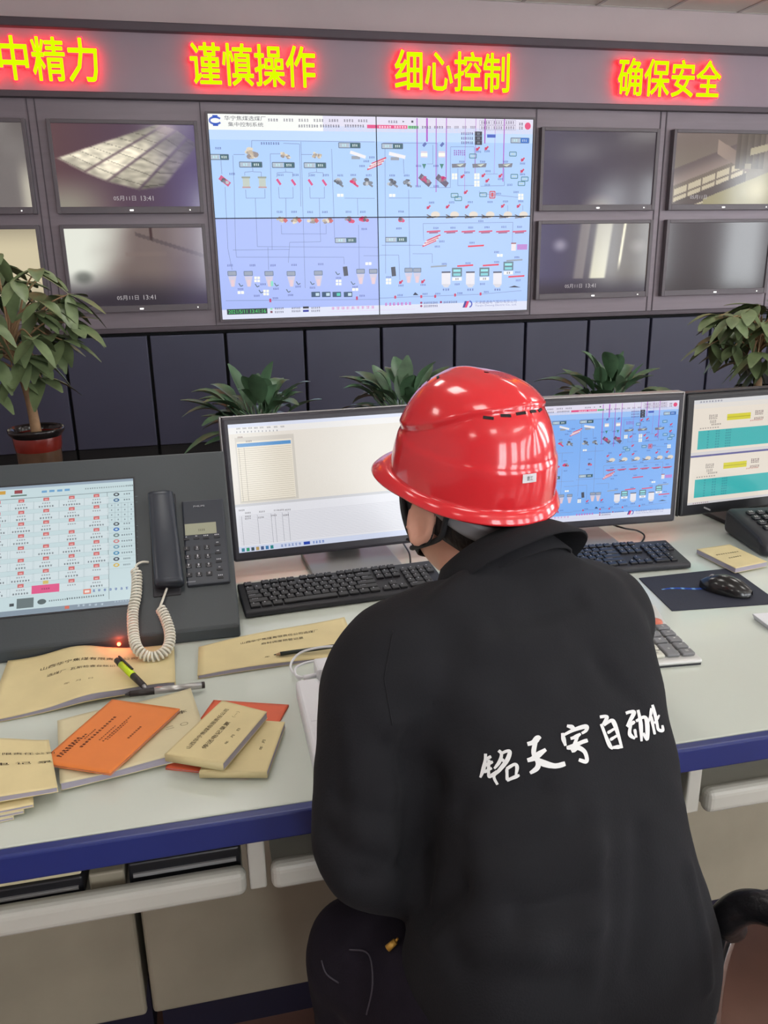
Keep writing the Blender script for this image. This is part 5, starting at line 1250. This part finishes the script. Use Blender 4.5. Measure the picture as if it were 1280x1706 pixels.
for s, e, w2 in ((LSH, LEL, LWR), (RSH, REL, RWR)):
    o_ = Vector((-.016 if s is LSH else .0, .008, 0)); capsule(bm_, s + o_, e + o_ * .6, .040, .036); capsule(bm_, e + o_ * .6, w2, .036, .026)
    capsule(bm_, s, NECK - Vector((0, 0, .06)), .05, .055)
for h, k, a in ((LHIP, LKN, LAN), (RHIP, RKN, RAN)):
    capsule(bm_, h, k, .074, .058); capsule(bm_, k, a, .054, .036)
    capsule(bm_, a - Vector((0, 0, .02)), a + Vector((0, .13, -.062)), .034, .022)
def hand(mb, wr, d, nrm, thumb_side, curl, sc=1.):
    """palm, four bent fingers of different lengths, a thumb from the side"""
    d = d.normalized(); s = d.cross(nrm).normalized() * thumb_side; nrm = nrm.normalized()
    for i, o_ in enumerate((-.026, -.009, .009, .026)):
        capsule(mb, wr + s * o_ * .6, wr + d * .078 * sc + s * o_, .014, .0125, 10)
    tips = []
    for i, (o_, L) in enumerate(((.030, .068), (.010, .078), (-.010, .072), (-.029, .056))):
        p = wr + d * .080 * sc + s * o_; a = curl * (.35 + .08 * i)
        for j, f in enumerate((.45, .31, .24)):
            dd = (d * math.cos(a) - nrm * math.sin(a) + s * (o_ * 1.2)).normalized(); q_ = p + dd * L * f
            capsule(mb, p, q_, .0095 - j * .0012, .0085 - j * .0012, 10); p = q_; a += curl * .55
    p = wr + d * .022 + s * .030
    for L, aa in ((.038, .85), (.03, .55), (.026, .3)):
        q_ = p + (d * math.cos(aa) + s * math.sin(aa) - nrm * .35 * curl).normalized() * L; capsule(mb, p, q_, .0115, .010, 10); p = q_
hand(bm_, LWR, Vector((.95, .02, -.10)), Vector((-.1, .15, 1)), -1, .7)
hand(bm_, RWR, Vector((-.25, .95, -.10)), Vector((0, .1, 1)), -1, .55)
person = bm_.build('person', m_skin)
remesh(person, .0048, 3, .5)
tag(person, 'seated person in a black jacket and red hard hat, seen from behind', 'person')

# --- jacket
jk = MB()
jk.loft([ring(B, w_, d_, R(a), R(l)) for B, w_, d_, a, l in RS])
def sleeve(mb, pts, rs):
    P = smooth_path([Vector(p) for p in pts], 8); n = len(P); q = []
    for i in range(n):
        f = i / (n - 1) * (len(rs) - 1); k = min(int(f), len(rs) - 2); q.append(rs[k] + (rs[k + 1] - rs[k]) * (f - k))
    mb.tube(P, 0, 22, True, q)
sleeve(jk, [(.30, .925, .975), LSH + Vector((.006, 0, .002)), LSH.lerp(LEL, .45) + Vector((-.006, .0, 0)), LEL, LEL.lerp(LWR, .45) + Vector((-.005, .0, -.006)), LWR], [.082, .082, .070, .066, .058, .048])
sleeve(jk, [(.46, .985, .965), RSH - Vector((.005, 0, 0)), RSH.lerp(REL, .5), REL, REL.lerp(RWR, .5), RWR], [.085, .083, .078, .070, .060, .048])
jacket = jk.build('jacket', m_jacket, person)
remesh(jacket, .0075, 9, .5)
# cloth folds pushed along the normals
bpy.context.view_layer.update()
JB = BVHTree.FromPolygons([v.co for v in jacket.data.vertices], [p.vertices for p in jacket.data.polygons])
def on_jacket(px, py):
    d = ray(px, py).normalized(); hit, n_, i_, ds = JB.ray_cast(CAM, d); return (hit, n_) if hit else (None, None)
# cloth folds on the back and sleeve: start, end, half width, depth (metres, - is a valley)
FOLDS = [((684, 1235), (697, 1495), .017, -.012), ((638, 1245), (726, 1305), .017, -.009), ((773, 1350), (902, 1316), .018, -.009), ((790, 1385), (930, 1350), .016, .006),
    ((867, 1524), (984, 1494), .018, -.013), ((714, 1530), (761, 1481), .018, -.014), ((808, 1450), (984, 1416), .020, .008), ((656, 1165), (785, 1235), .024, -.005), ((960, 1000), (831, 1040), .016, -.006), ((930, 1060), (800, 1080), .018, .004),
    ((1066, 1390), (1054, 1621), .018, -.008), ((1150, 1450), (1178, 1640), .012, .006), ((984, 1360), (995, 1534), .020, .007), ((1020, 1450), (1015, 1650), .018, -.006), ((545, 1390), (640, 1440), .013, -.008), ((560, 1325), (660, 1365), .013, -.006), ((600, 1465), (680, 1440), .012, -.008), ((575, 1200), (600, 1400), .016, .004),
    ((760, 1600), (960, 1640), .022, -.010), ((720, 1560), (900, 1585), .020, .008), ((640, 1100), (760, 1075), .018, -.004), ((1000, 1100), (1070, 1180), .018, -.005), ((850, 1180), (1010, 1130), .022, -.003), ((660, 1590), (720, 1660), .018, -.008)]
def seg_d(p, a, b):
    ab = b - a; t = max(0, min(1, (p - a).dot(ab) / ab.length_squared)); return (p - a - ab * t).length
FV = []
for a, b, w_, d_ in FOLDS:
    a, b = on_jacket(*a)[0], on_jacket(*b)[0]
    if a and b: FV.append((a, b, w_, d_))
me = jacket.data; nrm = [v.normal.copy() for v in me.vertices]
for v, nn in zip(me.vertices, nrm):
    p = v.co; h = 0
    for a, b, w_, d_ in FV:
        if abs(p.z - (a.z + b.z) / 2) > .2: continue
        q = seg_d(p, a, b) / w_
        if q < 3: h += d_ * math.exp(-q * q)
    h += .0045 * nz2(p.x * 9 + p.z * 4, p.y * 9, p.z * 6) + .0022 * nz2(p.x * 22, p.y * 22 + p.z * 9, p.z * 16)
    v.co = p + nn * h
me.update()
JB = BVHTree.FromPolygons([v.co for v in me.vertices], [p.vertices for p in me.polygons])
# collar: a stand with a turned-down fall
def ccol(f, lift, rad, back):
    c = Vector((.380, .998, 1.046)); a = R(22); l = R(48); t = 2 * PI * f
    ff, rr = fwd(a, l), rgt(a); up = rr.cross(ff)
    cx_, sy_ = math.cos(t), math.sin(t)
    return c + rr * rad * cx_ * 1.12 + ff * rad * sy_ * .95 + up * (lift - .030 * max(0, sy_)) - ff * back * max(0, -sy_)
cl = MB(); NN = 48
cl.loft([[ccol(k / NN, lf_, rd, bk) for k in range(NN)] for lf_, rd, bk in ((-.034, .090, .0), (-.008, .079, .0), (.008, .074, .003), (.014, .077, .005), (.011, .083, .008), (-.006, .097, .012), (-.030, .111, .014))], True, False)
col_ = cl.build('collar', m_jacket, jacket, solid=.003, smooth=True)
for v in col_.data.vertices: v.co += Vector((0, 0, .002 * nz2(v.co.x * 30, v.co.y * 30)))
# seams: shoulder yoke, armhole and centre hem stitched as thin raised cords
def seam(pts, r=.0014):
    P = []
    for a, b in zip(pts, pts[1:]):
        for k in range(12):
            f = k / 12; h_, n_ = on_jacket(a[0] + (b[0] - a[0]) * f, a[1] + (b[1] - a[1]) * f)
            if h_: P.append(h_ + n_ * .0002)
    if len(P) > 3: MB().tube(P, r, 6).build('seam', m_jacket, jacket, smooth=True)
seam([(655, 1050), (640, 1130), (655, 1215)], .0007)
# lettering on the back, laid on the cloth
m_print = mat('white print', (220, 220, 220), .6, mott=.05)
BRUSH = {  # strokes: points and brush width, in one shared lettering frame
 '铭': [([(108, 388), (106, 430), (92, 490), (76, 532)], 15), ([(104, 424), (142, 404)], 13), ([(100, 462), (152, 436)], 13), ([(98, 500), (146, 474)], 12), ([(128, 424), (126, 500), (134, 524), (176, 492)], 14),
       ([(186, 368), (204, 390), (192, 436), (160, 478)], 14), ([(200, 388), (236, 372), (254, 380), (236, 430), (192, 486), (158, 524), (180, 574)], 16), ([(206, 420), (226, 442)], 12), ([(236, 478), (238, 548)], 13), ([(234, 480), (282, 452), (298, 470), (290, 516)], 14), ([(236, 548), (312, 516)], 14)],
 '天': [([(360, 330), (398, 318), (424, 292), (438, 300)], 22), ([(360, 428), (396, 416), (440, 384), (472, 362)], 22), ([(410, 312), (398, 384), (424, 440), (418, 474), (376, 504)], 20), ([(412, 420), (460, 446), (530, 462), (590, 448)], 24)],
 '宇': [([(600, 218), (630, 226), (648, 240)], 16), ([(572, 262), (580, 300), (592, 340)], 16), ([(578, 276), (640, 244), (714, 222), (716, 246), (690, 264)], 16), ([(622, 296), (652, 286), (684, 266)], 15), ([(598, 352), (630, 346), (690, 318), (726, 306)], 18), ([(664, 284), (636, 366), (664, 350), (704, 372), (720, 412), (714, 436), (672, 424)], 18)],
 '自': [([(800, 164), (836, 160), (842, 172), (816, 212)], 14), ([(808, 206), (838, 286), (862, 340), (880, 358)], 15), ([(824, 214), (868, 186), (888, 204), (914, 280), (934, 354)], 16), ([(846, 262), (888, 236)], 12), ([(862, 304), (904, 278)], 12), ([(880, 350), (932, 344)], 15)],
 '动': [([(958, 142), (984, 134), (1008, 138), (984, 186), (964, 222)], 15), ([(966, 222), (1014, 192)], 14), ([(988, 214), (982, 268), (1014, 296)], 15), ([(1012, 238), (1022, 290)], 12), ([(1032, 122), (1048, 200), (1054, 312)], 15), ([(1020, 190), (1068, 166), (1086, 190), (1090, 262), (1086, 300), (1064, 262)], 16)],
 '化': [([(1112, 110), (1110, 150), (1096, 196)], 11), ([(1112, 158), (1124, 220), (1134, 270)], 12), ([(1120, 90), (1136, 150), (1148, 206), (1156, 240), (1182, 246), (1180, 214)], 13), ([(1162, 152), (1132, 204)], 10)]}
def brush(mb, pts, w_):
    Q = smooth_path([Vector((x, y, 0)) for x, y in pts], 7); n = len(Q); rows = []
    for i, q in enumerate(Q):
        t = (Q[min(i + 1, n - 1)] - Q[max(i - 1, 0)]).normalized(); f = i / (n - 1)
        ww = w_ * .86 * (.35 + .65 * math.sin(PI * (.12 + .80 * f)) ** .6) * (1 + .12 * math.sin(f * 9 + w_)); nn = Vector((-t.y, t.x, 0)); row = []
        for s in (-1, -.33, .33, 1):
            p = q + nn * ww * s * .9; h_, n_ = on_jacket(780 + p.x / 3.657, 1150 + p.y / 3.657)
            row.append(h_ + n_ * .0011 if h_ else None)
        if all(row): rows.append(row)
    if len(rows) > 1: mb.loft(rows, False, False)
for c, strokes in BRUSH.items():
    mb = MB()
    for pts, w_ in strokes: brush(mb, pts, w_)
    mb.build('back_print', m_print, jacket, label='white brush character on the back')
# --- trousers and shoes
tr = MB()
for h, k, a in ((LHIP, LKN, LAN), (RHIP, RKN, RAN)):
    capsule(tr, h, k, .098, .080, 22); capsule(tr, k, a + Vector((0, 0, .0)), .080, .062, 20)
capsule(tr, LHIP + Vector((-.005, .0, -.01)), RHIP + Vector((.0, .0, -.01)), .09, .09, 22)
trousers = tr.build('trousers', m_trouser, person); remesh(trousers, .008, 8, .5)
for v in trousers.data.vertices:
    p = v.co; v.co = p + v.normal * (.004 * nz2(p.x * 20, p.y * 14, p.z * 20) + .003 * math.sin((p - LKN).length * 90) * math.exp(-((p - LKN).length / .1) ** 2))
for a in (LAN, RAN):
    sh = MB(); sh.loft([[(a.x + w_ * math.cos(2 * PI * k / 18), a.y + y, max(.004, z + hh * math.sin(2 * PI * k / 18))) for k in range(18)] for y, w_, z, hh in ((-.082, .024, .046, .036), (-.066, .042, .062, .060), (0, .048, .068, .066), (.05, .049, .056, .054), (.10, .048, .044, .042), (.16, .043, .033, .031), (.195, .024, .024, .02))])
    sh.build('shoe', m_leather, person, smooth=True)
# zip pull with a gold puller on the jacket hem
def surf(px, py, o):
    d = ray(px, py).normalized(); ok, loc, n_, i_ = o.ray_cast(CAM, d); return (loc, n_) if ok else (None, None)
m_gold = mat('gold zip puller', (214, 164, 74), .35, metal=.4, mott=.04)
a, n1 = surf(648, 1584, trousers); b, n2 = surf(668, 1570, trousers)
if a and b:
    d = (b - a); up = (n1 + n2).normalized(); mm = MB()
    mm.cyl(a + up * .004, a.lerp(b, .75) + up * .006, .0045, .0042, 8); mm.cyl(a.lerp(b, .75) + up * .006, b + up * .008, .002, .0015, 8)
    mm.build('zip_puller', m_gold, trousers, label='small gold zip puller')
pk = []
for px, py in ((583, 1583), (615, 1590), (622, 1640), (612, 1690)):
    h_, n_ = surf(px, py, trousers)
    if h_: pk.append(h_ + n_ * .001)
if len(pk) > 2: MB().tube(smooth_path(pk, 6), .0012, 6).build('pocket_seam', mat('grey stitching', (70, 66, 76), .8, mott=.1), trousers)
pk = []
for px, py in ((537, 1600), (545, 1622), (565, 1637)):
    h_, n_ = surf(px, py, trousers)
    if h_: pk.append(h_ + n_ * .001)
if len(pk) > 2: MB().tube(smooth_path(pk, 6), .0012, 6).build('pocket_seam', _M['grey stitching'], trousers)

# --- hair, eyes, mask, glasses
m_eye = mat('eye white', (232, 228, 222), .2, mott=.01); m_iris = mat('dark brown iris', (38, 26, 20), .15, mott=.02)
for s in (-1, 1):
    e_ = MB(); e_.lathe([(.0001, -.011)] + [(.0115 * math.cos(R(a)), .0115 * math.sin(R(a))) for a in range(-70, 90, 16)] + [(.0001, .0116)], 18, caps=False)
    eo = e_.build('eye', m_eye, person, smooth=True); eo.matrix_local = HM @ Matrix.Translation((s * .032, .0725, .010)) @ Matrix.Rotation(R(-90), 4, 'X')
    MB().lathe([(.0001, .0122), (.004, .0117), (.0055, .0105)], 16).build('iris', m_iris, eo, smooth=True)
    MB().tube(smooth_path([HM @ Vector(p) for p in ((s * .016, .099, .030), (s * .032, .096, .036), (s * .050, .086, .031))]), .0028, 7).build('eyebrow', m_hair, person, smooth=True)
hair = MB()
def hair_pt(f, j):
    th = PI + PI * f; th = PI + .10 + (PI - .20) * f
    ph0 = -.12 - .34 * math.sin(PI * f) ** 2; return HM @ head_pt(th, ph0 + (1.45 - ph0) * j, .0075 + .0012 * nz2(f * 40, j * 14))
hair.grid(hair_pt, 40, 24); hair.build('hair', m_hair, person, solid=.006, smooth=True)
mk = MB()
def mask_pt(f, j):
    th = .10 + (PI - .20) * f; s_ = abs(f - .5) * 2
    z0, z1 = -1.10 + .52 * s_ ** 2, -.10 + .26 * s_; p = head_pt(th, z0 + (z1 - z0) * j, .007)
    p.y += .022 * math.exp(-((p.x / .03) ** 2) - ((j - .68) / .35) ** 2); return HM @ p
mk.grid(mask_pt, 36, 14); mask = mk.build('face_mask', m_mask, person, solid=.002, smooth=True, label='black face mask')
for s in (-1, 1):
    MB().tube(smooth_path([HM @ Vector(p) for p in ((s * .080, .020, .022), (s * .082, .002, .036), (s * .083, -.024, .032), (s * .083, -.036, .0), (s * .081, -.028, -.038), (s * .076, -.002, -.052), (s * .070, .03, -.062))]), .0022, 8).build('ear_loop', m_mask, mask, smooth=True)
m_specs = mat('dark spectacle frame', (38, 38, 40), .3, mott=.02)
gl = MB()
for s in (-1, 1):
    gl.tube([HM @ Vector((s * (.034 + .025 * math.cos(2 * PI * k / 24)), .108 - .010 * abs(math.cos(2 * PI * k / 24) * .5 + .5), .008 + .019 * math.sin(2 * PI * k / 24))) for k in range(25)], .0016, 7)
    gl.tube(smooth_path([HM @ Vector(p) for p in ((s * .060, .100, .014), (s * .077, .088, .016), (s * .081, .03, .026), (s * .080, .0, .040), (s * .079, -.026, .036), (s * .077, -.040, .012))]), .0020, 7)
gl.tube([HM @ Vector((x, .112, .012)) for x in (-.010, 0, .010)], .0016, 7)
spec = gl.build('glasses', m_specs, person, smooth=True)
m_lens = mat('spectacle lens', (235, 240, 240), .03, trans=.97, spec=.4, mott=.01)
for s in (-1, 1): MB().lathe([(.0001, .0006), (.024, 0)], 24).build('lens', m_lens, spec).matrix_local = HM @ Matrix.Translation((s * .034, .103, .008)) @ Matrix.Rotation(R(90), 4, 'X') @ Matrix.Diagonal((1, .76, 1, 1))

# --- hard hat
HT = HM @ Matrix.Translation((0, -.006, .042)) @ Matrix.Rotation(R(-2), 4, 'X') @ Matrix.Scale(.93, 4)
def hat(th, ph, off=0.):
    """th from +x through +y (front); ph 0 at the rim .. pi/2 at the crown"""
    c, s = math.cos(th), math.sin(th)
    a, bF, bR, H = .114, .128, .134, .152
    rx, ry = a, (bF if s > 0 else bR); rr = math.cos(ph) ** .62; zz = math.sin(ph) ** 1.05
    x, y, z = rx * c * rr, ry * s * rr, H * zz
    y -= .006 * zz
    k = 1 + .018 * sstep(.062, .056, z)                      # skirt band stands out
    # raised crest over a plane that climbs towards the back
    pl_ = z - (.098 - y * .36) + .35 * max(0, abs(x) - .07)
    up = .0055 * sstep(-.002, .003, pl_)
    nrm_ = Vector((x / rx ** 2, y / ry ** 2, z / H ** 2)).normalized()
    rib = .003 * math.exp(-((x / .016) ** 2)) * sstep(.08, .12, z)
    return Vector((x * k, y * k, z)) + nrm_ * (up + rib + off)
def rimprof(th):
    s = math.sin(th); return .010 + .038 * max(0, s) ** 2.2
sh = MB(); NT = 144; rings = []
rim = []
for j in range(58):
    ph = PI / 2 * (j / 57) ** .9 * .998
    rings.append([HT @ hat(2 * PI * k / NT, ph) for k in range(NT)])
def flange(th, f, dz=0.):
    b = hat(th, 0); o = Vector((math.cos(th), math.sin(th), 0)); w_ = rimprof(th)
    return HT @ (b + o * w_ * f + Vector((0, 0, -.012 * f * f * (1 + 1.0 * max(0, math.sin(th))) - .004 * f * max(0, -math.sin(th)) + dz)))
low = [[flange(2 * PI * k / NT, f) for k in range(NT)] for f in (1, .93, .75, .5, .25, .08)]
under = [[flange(2 * PI * k / NT, f, -.003) for k in range(NT)] for f in (.1, .6, .96)]
inner = [[HT @ hat(2 * PI * k / NT, ph, -.004) for k in range(NT)] for ph in (1.4, 1.1, .7, .4, .1, 0)]
sh.loft(inner + under + low + rings, True, False)
helmet = sh.build('hard_hat', m_helmet, person, smooth=True, label='glossy red hard hat')
vs = MB()
def slot(th, ph, ln, wd):
    p = hat(th, ph, -.0002); p2 = hat(th + .02, ph, -.0002); p3 = hat(th, ph + .02, -.0002); tx = (p2 - p).normalized(); tz = (p3 - p).normalized(); n_ = tx.cross(tz).normalized()
    m_ = Matrix((tx, tz, n_)).transposed(); vs.box(HT @ p, (ln, wd, .0016), HT.to_3x3() @ m_)
def hat_at(px, py):
    """hat angles under a picture point, by search on the real surface"""
    best = None; d = ray(px, py).normalized()
    for i in range(180):
        for j in range(6, 80):
            th = 2 * PI * i / 180; ph = PI / 2 * j / 80; q = HT @ hat(th, ph); v = q - CAM; e = (v - d * v.dot(d)).length + .02 * v.length
            if best is None or e < best[0]: best = (e, th, ph)
    return best[1:]
for k, th in enumerate((-.62, -.31, 0, .31, .62)):
    a = 1.5 * PI - .16 + th * .9
    lo_, hi_ = .2, 1.5                                        # find where the crest plane meets the shell
    for _ in range(30):
        m_ = (lo_ + hi_) / 2; q = hat(a, m_)
        if q.z - (.098 - q.y * .36) + .35 * max(0, abs(q.x) - .07) > 0: hi_ = m_
        else: lo_ = m_
    slot(a, lo_ - .035, .0145, .0042)
vs.build('vent_slots', m_gap, helmet, label='black vent slots'); vs = MB()
for px, py in ((700, 641), (715, 633), (729, 629)):
    slot(*hat_at(px, py), .012, .004)
vs.build('vent_slots', m_gap, helmet, label='black vent slots')
st = MB(); 
def stk(u, v): return HT @ hat(1.5 * PI - .24 + .20 * u, .295 + .085 * v, .0011)
st.grid(stk, 8, 4); sticker = st.build('name_sticker', m_pwhite, helmet, label='small white sticker')
A = Art(); A.text('曹工', (.5, .5), .5, (80, 78, 84), 1, w=.42); A.build('sticker_print', m_ink, sticker, lambda x, y, l: HT @ hat(1.5 * PI - .24 + .20 * x, .295 + .085 * y, .0016))
# grey head band with its ratchet knob, chin strap
hb = MB()
def band(f, j):
    th = PI + .25 + (PI - .5) * f; z = -.020 - .026 * math.sin(PI * f) - .030 * j * (.55 + .45 * math.sin(PI * f)); r = 1.0
    return HT @ Vector((.094 * math.cos(th), -.004 + .104 * math.sin(th), z + .006))
hb.grid(band, 36, 4); hb.build('head_band', m_grey, helmet, solid=.003, smooth=True, label='grey plastic head band')
MB().cyl(HT @ Vector((0, -.102, -.05)), HT @ Vector((0, -.122, -.052)), .019, .017, 20).build('ratchet_knob', m_black, helmet, smooth=False)
for s in (-1, 1):
    w_ = MB(); w_.tube(smooth_path([HT @ Vector(p) for p in ((s * .094, -.066, -.002), (s * .090, -.056, -.034), (s * .085, -.044, -.066), (s * .078, -.006, -.096), (s * .060, .046, -.130), (s * .03, .075, -.150), (0, .085, -.155))]), .0040, 8)
    w_.tube(smooth_path([HT @ Vector(p) for p in ((s * .096, .060, -.002), (s * .092, .045, -.03), (s * .088, .028, -.07), (s * .078, -.006, -.096))]), .0032, 8)
    w_.build('chin_strap', m_mask, helmet, smooth=True)
